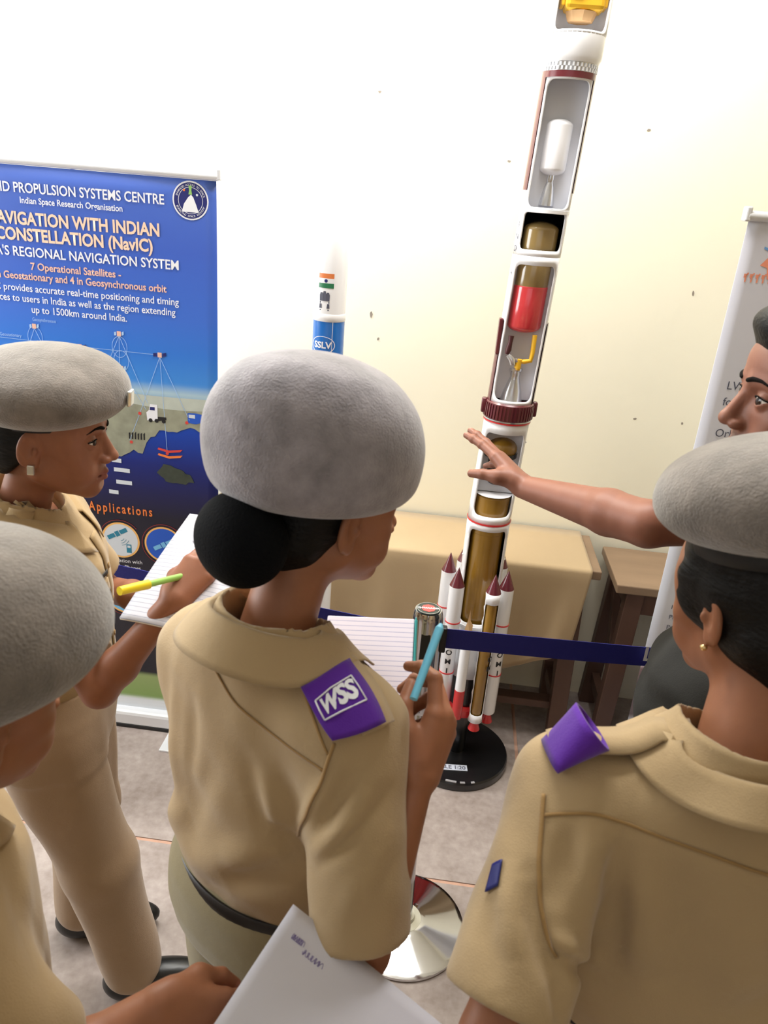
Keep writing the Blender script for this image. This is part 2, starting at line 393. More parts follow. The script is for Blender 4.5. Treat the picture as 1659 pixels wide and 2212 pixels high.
# tube lamps: one on the back wall above the picture, one on the ceiling
m_tube = mat('tube_lamp_glass', (255, 252, 245), .4, emit=((255, 250, 240), 6.)); m_batten = mat('batten_white', (235, 235, 230), .5)
def tube_lamp(c, ax, dn, label):
    e = empty('tube_lamp', c, 0, label, 'lamp'); a = Vector(ax); d = Vector(dn)
    MB().bar(-a*.62, a*.62, .05, .03).build('batten', m_batten, e); MB().tube([-a*.58+d*.045, a*.58+d*.045], .013, 12).build('tube', m_tube, e, smooth=True)
    for s in (-1, 1): MB().box(a*(s*.59)+d*.03, (.015, .02, .03), None, .004).build('holder', m_batten, e)
tube_lamp(room(-1.33, -.05, 3.0), RU, (0, -.7, -.7), 'tube lamp fixed high on the cream wall above the blue banner')
tube_lamp((.15, 1.85, 3.12), (1, 0, 0), (0, 0, -1), 'tube lamp fixed to the ceiling above the visitors')

# ================================================================== desks against the wall
m_wood = mat('dark_teak', (92, 66, 54), .5, var=.35, vscale=12, bump=.2, bscale=30, stretch=(1, 1, .15)); m_wood2 = mat('worn_top', (140, 116, 92), .55, var=.25, vscale=14, bump=.15, bscale=40, stretch=(.2, 1, 1))
def desk(u0, u1, v0, v1, h, name, label, shelf=True):
    c = np.array(room((u0+u1)/2, (v0+v1)/2, 0)); e = empty(name, c, YAW, label, 'desk'); L = (u1-u0)/2; D = (v1-v0)/2
    MB().box((0, 0, h-.016), (L, D, .016), None, .004).build('top', m_wood2, e)
    for sx in (-1, 1):
        for sy in (-1, 1):
            MB().bar((sx*(L-.07), sy*(D-.035), h-.032), (sx*(L-.05), sy*(D-.02), 0), .06, .045).build('leg', m_wood, e)
        MB().bar((sx*(L-.06), -D+.04, .12), (sx*(L-.06), D-.04, .12), .03, .05).build('stretcher', m_wood, e)
        MB().bar((sx*(L-.065), -D+.04, .14), (sx*(L-.065), D-.04, h-.1), .028, .04).build('brace', m_wood, e)
        MB().bar((sx*(L-.06), -D+.03, h-.065), (sx*(L-.06), D-.03, h-.065), .035, .06).build('end_rail', m_wood, e)
    for sy in (-1, 1): MB().bar((-L+.06, sy*(D-.03), h-.075), (L-.06, sy*(D-.03), h-.075), .022, .075).build('apron', m_wood, e)
    if shelf:
        MB().box((0, .01, .30), (L-.08, D*.6, .012), None, .003).build('shelf', m_wood, e)
        MB().bar((-L+.06, -D+.05, .13), (L-.06, -D+.05, .13), .05, .03).build('footrest', m_wood, e)
    return e
desk(-.95, .38, -.322, -.02, .695, 'school_desk', 'long narrow wooden school desk under the brown tablecloth against the wall')
desk(.435, 1.45, -.33, -.02, .66, 'school_desk', 'bare dark wooden school desk beside the white banner', shelf=False)
m_cloth = mat('tan_tablecloth', (178, 154, 118), .75, var=.05, vscale=5, bump=.08, bscale=200, sheen=.2)
def tablecloth():
    u0, u1, v0, v1, zt = -1.0, .345, -.338, -.012, .702; n = 150; prof = []
    for i in range(6): prof.append((v1+(v0+.01-v1)*i/5, zt, 0))
    for i in range(5):
        a = math.pi/2*i/4; prof.append((v0+.01-.012*math.sin(a), zt-.012*(1-math.cos(a)), 0))
    drop = .40
    for i in range(1, 19): prof.append((v0-.004, zt-.012-drop*i/18, i/18))
    V = np.zeros((n, len(prof), 3))
    for i in range(n):
        u = u0+(u1-u0)*i/(n-1)
        for j, (v, z, k) in enumerate(prof):
            w = k**1.2*(.010*math.sin(u*13+1.2*k)+.008*math.sin(u*29+2*k+1)+.004*math.sin(u*61)); sag = .004*math.sin(u*11)*math.sin(v*9)
            sl = .10*max(0, (u-(u1-.22))/.22)*k         # right corner hangs shorter and swings in
            V[i, j] = room(u-.03*k*max(0, (u-(u1-.35))/.35), v+w*.8-.010*k, z+(sl if k > 0 else 0)+.012*k*math.sin(u*5))
    o = mesh_np('tablecloth', V.reshape(-1, 3), grid_faces(n, len(prof)), m_cloth); solid(o, .003, 1.)
    return tag(o, 'tan tablecloth hanging over the front of the desk by the wall', 'tablecloth')
tablecloth()

# ================================================================== roll-up banners
def ramp_mat(name, stops, axis=2, noise=0., rough=.35, nscale=6.):
    m = bpy.data.materials.new(name); m.use_nodes = True; t = NT(m); b = t.b; co = t.new('ShaderNodeTexCoord').outputs['Object']; sp = t.new('ShaderNodeSeparateXYZ'); t.link(co, sp.inputs[0])
    src = sp.outputs[axis]
    if noise:
        nz = t.new('ShaderNodeTexNoise', Scale=nscale, Detail=5.); t.link(co, nz.inputs['Vector']); a = t.new('ShaderNodeMath', operation='MULTIPLY_ADD'); a.inputs[1].default_value = noise; t.link(nz.outputs['Fac'], a.inputs[0]); t.link(src, a.inputs[2]); src = a.outputs[0]
    lo, hi = stops[0][0], stops[-1][0]; mr = t.new('ShaderNodeMapRange'); mr.inputs[1].default_value = lo; mr.inputs[2].default_value = hi; t.link(src, mr.inputs[0])
    r = t.new('ShaderNodeValToRGB'); t.link(mr.outputs[0], r.inputs[0]); cr = r.color_ramp
    while len(cr.elements) < len(stops): cr.elements.new(.5)
    for e, (p, c) in zip(cr.elements, stops): e.position = (p-lo)/(hi-lo); e.color = (*s2l(c), 1)
    t.link(r.outputs[0], b.inputs['Base Color']); b.inputs['Roughness'].default_value = rough; b.inputs['Coat Weight'].default_value = .15; b.inputs['Coat Roughness'].default_value = .25
    return m
BW, BH = .80, 1.80
ban = empty('roll_up_banner', (-.512, 2.19, 0), YAW, 'blue roll-up banner headed Liquid Propulsion Systems Centre with satellites', 'banner')
m_print1 = ramp_mat('banner_blue_print', [(.03, (236, 238, 240)), (.10, (230, 235, 240)), (.115, (130, 160, 90)), (.20, (150, 170, 110)), (.215, (20, 20, 34)), (.80, (14, 16, 40)), (.88, (16, 22, 78)), (.98, (16, 36, 120)), (1.10, (20, 70, 180)), (1.165, (90, 150, 205)), (1.205, (176, 204, 218)), (1.235, (64, 142, 226)), (1.32, (50, 122, 220)), (1.42, (62, 112, 214)), (1.60, (64, 100, 200)), (1.80, (80, 112, 202))])
m_white = mat('print_white', (238, 240, 246), .5); m_peach = mat('print_peach', (246, 214, 186), .5); m_peach2 = mat('print_salmon', (238, 190, 170), .5); m_orange = mat('print_orange', (240, 130, 60), .5); m_navy = mat('print_navy', (30, 36, 110), .5); m_teal = mat('print_teal', (40, 130, 160), .5); m_lblue = mat('print_light_blue', (120, 190, 235), .5); m_lgrey = mat('print_light_grey', (214, 222, 230), .5); m_rim = mat('print_amber_ring', (246, 190, 110), .5); m_maroonp = mat('print_maroon', (140, 50, 50), .5); m_line = mat('print_pale_line', (170, 205, 245), .5); m_blue = mat('print_blue', (34, 90, 200), .5)
m_land = mat('print_land', (150, 152, 132), .5, var=.5, vscale=22, detail=8.); m_haze = mat('print_pale_land', (188, 196, 186), .5, var=.2, vscale=18, detail=8.); m_isle = mat('print_island', (58, 66, 56), .5, var=.5, vscale=40); m_black = mat('black_plastic', (24, 24, 26), .5); m_red = mat('print_red', (215, 70, 60), .5)
# gently bowed vinyl sheet
def bow(s, z): return -.006*math.sin(math.pi*min(1, max(0, -s/BW)))+.003*math.sin(z*5)
nb = 24; V = []
for i in range(nb+1):
    for j in range(41): s = -BW*i/nb; z = .06+(BH-.07)*j/40; V.append((s, bow(s, z), z))
sheet = mesh_np('sheet', V, grid_faces(nb+1, 41), m_print1, ban); solid(sheet, .0015, 0)
def on1(s, z, lift=.0016): return (s, bow(s, z)-lift-.0008, z)
def line1(t, s, z, size, m, width=None, align='CENTER', bold=0., name='lettering', space=1.): text(t, size, m, sheet, lambda x, y: on1(s+x, z+y), align, bold, width, name, space)
line1('LIQUID PROPULSION SYSTEMS CENTRE', -.405, 1.722, .036, m_white, .525, bold=.0006)
line1('Indian Space Research Organisation', -.402, 1.695, .023, m_white, .288, bold=.0004)
line1('NAVIGATION WITH INDIAN', -.402, 1.640, .046, m_peach, .488, bold=.0014)
line1('CONSTELLATION (NavIC)', -.402, 1.598, .046, m_peach, .448, bold=.0014)
line1("INDIA'S REGIONAL NAVIGATION SYSTEM", -.402, 1.556, .036, m_white, .59, bold=.0006)
line1('7 Operational Satellites -', -.403, 1.521, .028, m_peach2, .262, bold=.0006)
line1('3 in Geostationary and 4 in Geosynchronous orbit', -.403, 1.493, .028, m_peach2, .518, bold=.0006)
line1('NavIC provides accurate real-time positioning and timing', -.402, 1.460, .028, m_white, .584, bold=.0003)
line1('services to users in India as well as the region extending', -.402, 1.431, .028, m_white, .564, bold=.0003)
line1('up to 1500km around India.', -.402, 1.402, .028, m_white, .282, bold=.0003)
line1('Geosynchronous', -.508, 1.379, .014, m_line, .07); line1('Geostationary', -.615, 1.328, .014, m_line, .066)
line1('Applications', -.312, .806, .044, m_orange, .205, bold=.0008, space=1.35)
line1('Integration with', -.312, .632, .019, m_white, .12); line1('Mobile Phones', -.312, .610, .019, m_white, .108)
def flat1(name, pts, m, lift=.0013): return mesh_np(name, [on1(a, b, lift) for a, b in pts], [tuple(range(len(pts)))], m, sheet, smooth=False)
def disc1(name, s, z, r, m, lift, r2=None, n=40): return flat1(name, [(s+r*math.cos(2*math.pi*i/n), z+(r2 or r)*math.sin(2*math.pi*i/n)) for i in range(n)], m, lift)
def stroke1(name, pts, w, m, lift=.0014):
    P = np.array(pts, float); t = np.gradient(P, axis=0); nn = np.stack([-t[:, 1], t[:, 0]], 1); nn /= np.linalg.norm(nn, axis=1, keepdims=True)+1e-9
    A = P+nn*w/2; B = P-nn*w/2; k = len(P); v = [on1(*q, lift) for q in A]+[on1(*q, lift) for q in B]
    return mesh_np(name, v, [(i, i+1, k+i+1, k+i) for i in range(k-1)], m, sheet, smooth=False)
def circ(s, z, r, a0=0, a1=360, n=30, r2=None): return [(s+r*math.cos(math.radians(a0+(a1-a0)*i/n)), z+(r2 or r)*math.sin(math.radians(a0+(a1-a0)*i/n))) for i in range(n+1)]
# round emblem
disc1('emblem_rim', -.07, 1.737, .049, m_white, .0011); disc1('emblem_field', -.07, 1.737, .045, m_navy, .0014); stroke1('emblem_ring', circ(-.07, 1.737, .033), .0012, m_white, .0017)
flat1('emblem_dome', [(-.094, 1.708), (-.048, 1.708), (-.055, 1.728), (-.062, 1.745), (-.068, 1.752), (-.076, 1.745), (-.088, 1.728)], m_white, .0018); flat1('emblem_flame', [(-.075, 1.752), (-.065, 1.752), (-.067, 1.762), (-.0655, 1.774), (-.0745, 1.774), (-.073, 1.762)], mat('print_green', (150, 200, 110), .5), .0019)
disc1('emblem_dot', -.087, 1.762, .003, m_orange, .0018); disc1('emblem_dot', -.052, 1.752, .003, m_lgrey, .0018)
def arc_text(body, s, z, r, a0, a1, size, flip=False):
    n = len(body)
    for i, ch in enumerate(body):
        if ch == ' ': continue
        a = math.radians(a0+(a1-a0)*(i+.5)/n); ca, sa = math.cos(a), math.sin(a); tx = (sa, -ca) if not flip else (-sa, ca); ny = (ca, sa) if not flip else (-ca, -sa)
        text(ch, size, m_white, sheet, lambda x, y: on1(s+r*ca+tx[0]*x+ny[0]*(y-size*.35), z+r*sa+tx[1]*x+ny[1]*(y-size*.35), .0018))
arc_text('ENHANCED ACCESS TO SPACE', -.07, 1.737, .039, 165, 15, .0075); arc_text('ENABLING SPACE ECONOMY', -.07, 1.737, .039, 200, 340, .0075, True)
# satellites, beams and orbits
stroke1('orbit_line', [(-.8, 1.325), (-.6, 1.322), (-.4, 1.318), (-.2, 1.316), (-.165, 1.316)], .0012, m_line, .0012)
for s, z, big in ((-.54, 1.364, 0), (-.406, 1.318, 1), (-.287, 1.366, 0), (-.169, 1.316, 1), (-.285, 1.267, 0)):
    flat1('satellite_body', [(s-.006, z-.007), (s+.006, z-.007), (s+.006, z+.007), (s-.006, z+.007)], m_peach2, .0017)
    for k in (-1, 1):
        w = .011 if big else .006; flat1('satellite_panel', [(s+k*.008, z-.005), (s+k*(.008+w), z-.004+k*.002), (s+k*(.008+w), z+.006+k*.002), (s+k*.008, z+.005)], m_navy if big else m_line, .0016)
for s, z in ((-.54, 1.345), (-.287, 1.34), (-.284, 1.30)): stroke1('orbit_loop', circ(s, z-.012, .022, r2=.03), .0012, m_line)
for a, b in (((-.169, 1.31), (-.235, 1.137)), ((-.169, 1.31), (-.155, 1.02)), ((-.169, 1.31), (-.085, 1.13)), ((-.287, 1.36), (-.36, 1.2)), ((-.287, 1.36), (-.29, 1.27)), ((-.287, 1.36), (-.21, 1.17)), ((-.285, 1.262), (-.33, 1.17)), ((-.285, 1.262), (-.215, 1.15)), ((-.285, 1.262), (-.295, 1.15)), ((-.54, 1.358), (-.585, 1.25)), ((-.54, 1.358), (-.49, 1.25)), ((-.406, 1.312), (-.43, 1.2)), ((-.406, 1.312), (-.38, 1.2)), ((-.235, 1.137), (-.27, 1.05))):
    stroke1('beam_line', [a, ((a[0]+b[0])/2, (a[1]+b[1])/2), b], .0013, m_line)
# land, sea, vehicles
def wob(p, n, amp, sd):
    r = random.Random(sd); out = []
    for i in range(len(p)-1):
        for k in range(n): t = k/n; out.append((p[i][0]*(1-t)+p[i+1][0]*t+r.uniform(-amp, amp), p[i][1]*(1-t)+p[i+1][1]*t+r.uniform(-amp, amp)))
    return out+[p[-1]]

def tri1(name, top, bot, m, lift):
    v = [on1(*q, lift) for q in top]+[on1(*q, lift) for q in bot]; k = len(top); f = [(i, i+1, k+i+1, k+i) for i in range(k-1)]; return mesh_np(name, v, f, m, sheet, smooth=False)
ss = np.linspace(-.8, -.002, 60); r_ = random.Random(3); tri1('printed_haze', [(s, 1.198+.004*math.sin(s*9)) for s in ss], [(s, 1.14) for s in ss], m_haze, .0008)
def coast(s):
    if s > -.19: return 1.085+.02*(s+.19)/.19+.006*math.sin(s*60)
    if s > -.245: return 1.00+.085*(s+.245)/.055+.012*math.sin(s*140)
    return .985+.02*math.sin(s*17)+.012*math.sin(s*43)
tri1('printed_land', [(s, 1.165+.008*math.sin(s*12)) for s in ss], [(s, coast(s)+r_.uniform(-.006, .006)) for s in ss], m_land, .0010)
flat1('printed_island', wob([(-.19, .955), (-.165, .985), (-.12, .975), (-.085, .955), (-.075, .935), (-.11, .922), (-.16, .925), (-.19, .955)], 3, .004, 5), m_isle, .0012)
tr = -.185
flat1('printed_lorry', [(tr-.028, 1.118), (tr-.004, 1.118), (tr+.004, 1.126), (tr+.004, 1.168), (tr-.018, 1.168), (tr-.022, 1.150), (tr-.03, 1.142)], m_white, .0014); flat1('printed_lorry_window', [(tr-.02, 1.150), (tr-.004, 1.150), (tr-.004, 1.160), (tr-.018, 1.160)], m_navy, .0016)
flat1('printed_lorry_chassis', [(tr+.004, 1.118), (tr+.03, 1.124), (tr+.03, 1.132), (tr+.004, 1.132)], m_black, .0014)
for q in (-.018, .0, .022): disc1('printed_wheel', tr+q, 1.119, .006, m_black, .0017, n=14)
flat1('printed_lorry', [(-.09, 1.122), (-.066, 1.120), (-.04, 1.128), (-.04, 1.150), (-.066, 1.153), (-.09, 1.152)], m_blue, .0014); flat1('printed_lorry_window', [(-.087, 1.138), (-.068, 1.137), (-.068, 1.148), (-.087, 1.148)], m_lgrey, .0016)
for dz in (0, .018): flat1('printed_boat', [(-.185, 1.012+dz), (-.15, 1.004+dz), (-.115, 1.01+dz), (-.108, 1.018+dz), (-.15, 1.012+dz), (-.182, 1.018+dz)], m_orange if dz == 0 else m_red, .0014)
for q in range(6): flat1('printed_figure', [(-.272+.009*q, 1.055), (-.268+.009*q, 1.055), (-.267+.009*q, 1.075+.002*(q % 3)), (-.272+.009*q, 1.073)], m_black, .0014)
for a, b in ((-.235, 1.137), (-.093, 1.122), (-.155, 1.02), (-.265, 1.045)): disc1('printed_pin', a, b, .005, m_red, .0018, n=12)
for a, b, w in ((-.33, .975, .03), (-.325, .945, .05), (-.32, .905, .05), (-.345, .87, .03)): flat1('printed_caption', [(a, b), (a+w, b-.001), (a+w, b+.012), (a, b+.013)], m_lgrey, .0013)
# application roundels
for s, z, fm, kind in ((-.318, .711, m_lgrey, 0), (-.178, .711, m_blue, 1), (-.318, .505, m_lblue, 2), (-.458, .711, m_lblue, 2)):
    disc1('roundel_rim', s, z, .062, m_rim, .0011); disc1('roundel', s, z, .056, fm, .0014); stroke1('roundel_arc', circ(s, z, .07, 40, 260), .0022, m_maroonp)
    if kind < 2:
        tm = m_teal if kind == 0 else m_lblue; ox, oz = (-.01, .022) if kind == 0 else (0, 0); c, sn = math.cos(.5), math.sin(.5)
        def rp(x, y): return (s+ox+c*x-sn*y, z+oz+sn*x+c*y)
        for k in (-1, 1): flat1('icon_panel', [rp(k*.010, -.007), rp(k*.036, -.007), rp(k*.036, .007), rp(k*.010, .007)], tm, .0018)
        flat1('icon_body', [rp(-.007, -.009), rp(.007, -.009), rp(.007, .009), rp(-.007, .009)], tm, .0019)
        if kind == 0:
            for q in (.014, .022, .03): stroke1('icon_wave', circ(s-.002, z+.012, q, -80, -20, 10), .0014, m_teal, .0018)
            flat1('icon_phone', [(s+.018, z-.042), (s+.034, z-.042), (s+.034, z-.012), (s+.018, z-.012)], m_teal, .0018); flat1('icon_phone_screen', [(s+.021, z-.024), (s+.031, z-.024), (s+.031, z-.016), (s+.021, z-.016)], m_lgrey, .0021)
m_alu = mat('banner_rail', (232, 234, 238), .35, metal=.3)
MB().tube([(-BW-.004, 0, BH), (.006, 0, BH)], .010, 14).build('top_rail', m_alu, ban, deg=40); MB().box((.008, 0, BH+.006), (.006, .009, .014), None, .003).build('rail_cap', m_alu, ban); MB().tube([(.006, 0, BH+.012), (-.002, 0, BH+.03)], .0028, 8).build('rail_hook', m_alu, ban)
MB().box((-BW/2, .01, .035), (BW/2+.01, .05, .03), None, .012).build('base_cassette', m_alu, ban); MB().box((-BW/2, -.038, .008), (BW/2+.01, .004, .006), None, .001).build('base_seal', m_black, ban)
for k in (-.15, -.65): MB().box((k, 0, .004), (.02, .14, .004), None, .002).build('foot', m_alu, ban)
MB().tube([(-BW/2, .03, .05), (-BW/2, .014, BH)], .007, 10).build('support_pole', m_alu, ban)

YW2 = math.radians(6); ban2 = empty('roll_up_banner', (.868, 2.13, 0), YW2, 'white roll-up banner with grey text beside the bare wooden desk', 'banner')
m_print2 = ramp_mat('banner_white_print', [(.05, (60, 110, 190)), (.22, (225, 230, 238)), (.26, (90, 80, 84)), (.44, (120, 96, 100)), (.455, (206, 190, 196)), (.52, (198, 200, 210)), (.7, (222, 226, 236)), (1.2, (226, 228, 238)), (1.8, (205, 204, 212))])
V = []
for i in range(nb+1):
    for j in range(41): s = BW*i/nb; z = .06+(BH-.05)*j/40; V.append((s, -.012*math.sin(math.pi*i/nb), z))
sheet2 = mesh_np('sheet', V, grid_faces(nb+1, 41)[::1], m_print2, ban2); solid(sheet2, .0015, 0)
def on2(s, z, lift=.002): return (s, -.012*math.sin(math.pi*min(1, max(0, s/BW)))-lift, z)
m_ink = mat('print_grey_ink', (86, 88, 104), .6)
for i, t in enumerate(['LVM3 is the launch vehicle', 'for achieving a lift-off', 'capability to Geosynchronous', 'Orbit of 4 t class with three', 'stages: two solid strap-ons', '(S200), the liquid core and', 'thrust of the booster', 'solid motors fire together', 'in the first stage of flight', 'The vehicle has a core', 'configuration of L110', 'while the upper stage is', 'configured as a', 'cryogenic stage']):
    text(t, .033, m_ink, sheet2, lambda x, y, i=i: on2(.05+x, 1.365-.0455*i+y), 'LEFT')
for i, t in enumerate(['Height', 'Propulsion', 'Propellant', 'Mass']): text(t, .022, m_ink, sheet2, lambda x, y, i=i: on2(.05+x, .665-.036*i+y), 'LEFT')
m_or2 = mat('print_faded_orange', (236, 150, 120), .5); m_bl2 = mat('print_faded_blue', (110, 160, 215), .5)
def flat2(name, pts, m, lift=.0016): return mesh_np(name, [on2(a, b, lift) for a, b in pts], [tuple(range(len(pts)))], m, sheet2, smooth=False)
flat2('logo_swoosh', [(.058, 1.742), (.11, 1.725), (.11, 1.718), (.058, 1.736)], m_bl2); flat2('logo_flame', [(.058, 1.695), (.09, 1.735), (.105, 1.735), (.085, 1.70), (.10, 1.68), (.085, 1.66), (.078, 1.69)], m_or2)
for q in range(5): flat2('logo_script', [(.022+.016*q, 1.672), (.034+.016*q, 1.672), (.034+.016*q, 1.675), (.03+.016*q, 1.675), (.03+.016*q, 1.652), (.026+.016*q, 1.650), (.026+.016*q, 1.662), (.022+.016*q, 1.662)], m_or2)
MB().tube([(-.006, 0, BH+.012), (BW+.006, 0, BH+.012)], .013, 14).build('top_rail', m_alu, ban2, deg=40); MB().box((-.008, 0, BH+.016), (.008, .012, .018), None, .004).build('rail_cap', m_alu, ban2)
MB().box((BW/2, .01, .035), (BW/2+.01, .05, .03), None, .012).build('base_cassette', m_alu, ban2); MB().tube([(BW/2, .03, .05), (BW/2, .014, BH)], .007, 10).build('support_pole', m_alu, ban2)

# ================================================================== stanchion with retractable belt
m_chrome = mat('chrome', (205, 208, 215), .12, metal=1., var=.06, vscale=5); m_belt = mat('navy_belt', (15, 22, 124), .6, bump=.15, bscale=400); m_cap = mat('cap_dark_label', (50, 58, 52), .4); m_capr = mat('cap_red', (196, 80, 74), .4)
sx, sy = .140, 1.475; st = empty('belt_stanchion', (sx, sy, 0), 0, 'chrome belt barrier post with navy belts and round mirror base', 'barrier')
TL = np.array([-.028, -.03])   # lean of the post
def lean(x, y, z): return (x+TL[0]*z, y+TL[1]*z, z)
MB().lathe([(0, .0), (.160, .0), (.163, .004), (.162, .010), (.15, .014), (.06, .026), (.052, .030), (0, .030)], 64).build('base', mat('polished_base', (215, 216, 220), .1, metal=1., var=.05, vscale=9, bump=.03, bscale=6), st, deg=30)
MB().lathe([(0, .029), (.046, .029), (.046, .031), (.030, .034), (.028, .045), (.0, .046)], 40).build('base_collar', mat('pale_collar', (214, 212, 196), .35, metal=.4), st, deg=30)
MB().lathe([(.0, .03), (.0225, .03), (.0225, .80), (0, .80)], 40).xf(lean).build('post', m_chrome, st, deg=40)
MB().lathe([(.0, .72), (.0305, .72), (.033, .73), (.033, .962), (.031, .976), (.0285, .982), (0, .982)], 44).xf(lean).build('belt_head', m_chrome, st, deg=35)
cap = MB().lathe([(0, .9825), (.026, .9825), (.026, .9840), (0, .9840)], 40).xf(lean).build('cap', m_cap, st, deg=40)
MB().lathe([(0, .9841), (.016, .9841), (.016, .9846), (0, .9846)], 8).xf(lean).build('cap_emblem', m_capr, cap); MB().lathe([(.0235, .9841), (.0248, .9841), (.0248, .9847), (.0235, .9847)], 40).xf(lean).build('cap_ring', m_chrome, cap)
text('Q-MANAGER', .009, m_white, cap, lambda x, y: lean(x, y-.003, .9849), width=.046, bold=.0002)
for a in (200, 262, 20): MB().box(lean(.031*math.cos(math.radians(a)), .031*math.sin(math.radians(a)), .875), (.010, .004, .062), np.array(Matrix.Rotation(math.radians(a+90), 3, 'Z')), .002).build('slot_cover', m_black, st)
def belt(p0, p1, name='belt', sag=.012):
    p0 = np.array(p0); p1 = np.array(p1); V = []; n = 40
    for i in range(n):
        t = i/(n-1); p = p0*(1-t)+p1*t; z = p[2]-sag*4*t*(1-t)
        for h in (-.024, 0, .024): V.append((p[0]-sx, p[1]-sy+.0015*math.sin(9*t)*(h/.024), z+h))
    o = mesh_np(name, V, grid_faces(n, 3), m_belt, st, smooth=False); solid(o, .0016, 0); return o
hx, hy, _ = lean(0, 0, .91); hx += sx; hy += sy
b_r = belt((hx+.036, hy+.0, .912), (1.55, 1.54, .872)); belt((hx-.034, hy+.01, .905), (-1.55, 1.86, .93))
MB().box((hx-sx+.034, hy-sy-.004, .912), (.009, .009, .031), None, .003).build('belt_clip', m_black, st)
text('LOGO', .05, m_white, b_r, lambda x, y: (.595-sx+x, 1.462-sy+.047*0+.0001, .888+y), 'LEFT', .001)

# ================================================================== launcher models
m_gw = mat('gloss_white', (246, 247, 250), .22, coat=.4); m_mar = mat('gloss_maroon', (96, 36, 44), .25, coat=.5); m_mot = mat('amber_motor', (150, 112, 40), .22, coat=.5, var=.08, vscale=4); m_grey = mat('inside_grey', (244, 244, 248), .5); m_blk = mat('gloss_black', (14, 14, 16), .25, coat=.4); m_red3 = mat('gloss_red', (206, 44, 46), .3, coat=.4); m_redt = mat('tank_red', (205, 60, 66), .16, coat=.6); m_tan = mat('tank_olive_tan', (146, 122, 76), .18, coat=.6); m_sil = mat('silver', (215, 217, 222), .25, metal=.85); m_pearl = mat('pearl_white', (240, 240, 244), .2, coat=.5); m_yel = mat('yellow_pipe', (240, 186, 40), .4); m_gold = mat('gold_foil_box', (224, 176, 46), .35, metal=.2); m_wood3 = mat('pale_card', (196, 158, 112), .6); m_dbr = mat('dark_brown', (70, 30, 34), .4)
RX, RY = .317, 2.17
rk = empty('rocket_model', (RX, RY, 0), 0, 'tall white launcher model with cutaway stages on a round black base', 'model rocket')
def ax(z): return .004*min(z, .91)/.91+(.0375*(z-.91) if z > .91 else 0)
def rl(x, y, z): return (x+ax(z), y, z)
VA = math.atan2(-RY, -RX)+.10    # direction in which the cutaway windows face
def shell(name, R, z0, z1, wins, m, parent, th=.004, R1=None, inner=None):
    """tube with rounded window cut-outs. wins: (half angle, za, zb, corner)"""
    R1 = R if R1 is None else R1; L = 2*math.pi*R; NC = 64
    pts = []; edges = []; us = [-L/2+L*i/NC for i in range(NC+1)]; nz = max(3, int((z1-z0)/.05)); zs = [z0+(z1-z0)*j/nz for j in range(nz+1)]
    holes = []
    for ha, za, zb, cr in wins:
        w = ha*R; P = []
        for cx, cz, a in ((w-cr, zb-cr, 0), (-w+cr, zb-cr, 90), (-w+cr, za+cr, 180), (w-cr, za+cr, 270)):
            for k in range(7): q = math.radians(a+15*k); P.append((cx+cr*math.cos(q), cz+cr*math.sin(q)))
        # subdivide long edges
        Q = []
        for i in range(len(P)):
            a = P[i]; b = P[(i+1) % len(P)]; n = max(1, int(math.hypot(a[0]-b[0], a[1]-b[1])/.009))
            for k in range(n): Q.append((a[0]+(b[0]-a[0])*k/n, a[1]+(b[1]-a[1])*k/n))
        holes.append((Q, w, za, zb, cr))
    def inside(u, z, e=0.):
        for Q, w, za, zb, cr in holes:
            dx = abs(u)-(w-cr); dz = abs(z-(za+zb)/2)-((zb-za)/2-cr)
            if math.hypot(max(dx, 0), max(dz, 0))+min(max(dx, dz), 0)-cr < e: return True
        return False
    for u in us:
        for z in zs:
            if not inside(u, z, .003): pts.append((u, z))
    for Q, *_ in holes:
        k = len(pts); pts += Q; edges += [(k+i, k+(i+1) % len(Q)) for i in range(len(Q))]
    co, ee, ff, *_ = geometry.delaunay_2d_cdt([Vector(p) for p in pts], edges, [], 0, 1e-5)
    F = []
    for f in ff:
        c = sum((co[i] for i in f), Vector((0, 0)))/len(f)
        if not inside(c.x, c.y): F.append(tuple(f))
    v = []
    for p in co:
        t = (p.y-z0)/(z1-z0); r = R+(R1-R)*t; a = VA+p.x/R; v.append(rl(r*math.cos(a), r*math.sin(a), p.y))
    o = mesh_np(name, v, F, m, parent)
    bm = bmesh.new(); bm.from_mesh(o.data); bmesh.ops.remove_doubles(bm, verts=bm.verts[:], dist=1e-5); bmesh.ops.recalc_face_normals(bm, faces=bm.faces[:])
    s = 0
    for f in bm.faces:
        c = f.calc_center_median(); s += f.normal.x*(c.x-ax(c.z))+f.normal.y*c.y
    if s < 0: bmesh.ops.reverse_faces(bm, faces=bm.faces[:])
    bm.to_mesh(o.data); bm.free(); solid(o, th, -1.)
    if inner is not None: o.data.materials.append(inner); o.modifiers['solidify'].material_offset = 1; o.modifiers['solidify'].material_offset_rim = 0
    return o
def rlathe(name, prof, m, parent, seg=40, deg=35, c=(0, 0)):
    return MB().lathe(prof, seg, (c[0], c[1], 0)).xf(rl).build(name, m, parent, deg=deg)
def dome(r, z0, z1, e=.5, n=8, both=True):
    h = r*e; P = [(r*math.sin(math.pi/2*i/n), z0+h-h*math.cos(math.pi/2*i/n)) for i in range(n+1)]
    P += [(r*math.cos(math.pi/2*i/n), z1-h+h*math.sin(math.pi/2*i/n)) for i in range(n+1)]
    return P
MB().lathe([(0, 0), (.178, 0), (.180, .004), (.180, .026), (.176, .032), (.05, .034), (0, .034)], 72).build('base_disc', mat('black_base', (20, 20, 22), .3, coat=.4, var=.3, vscale=15), rk, deg=30)
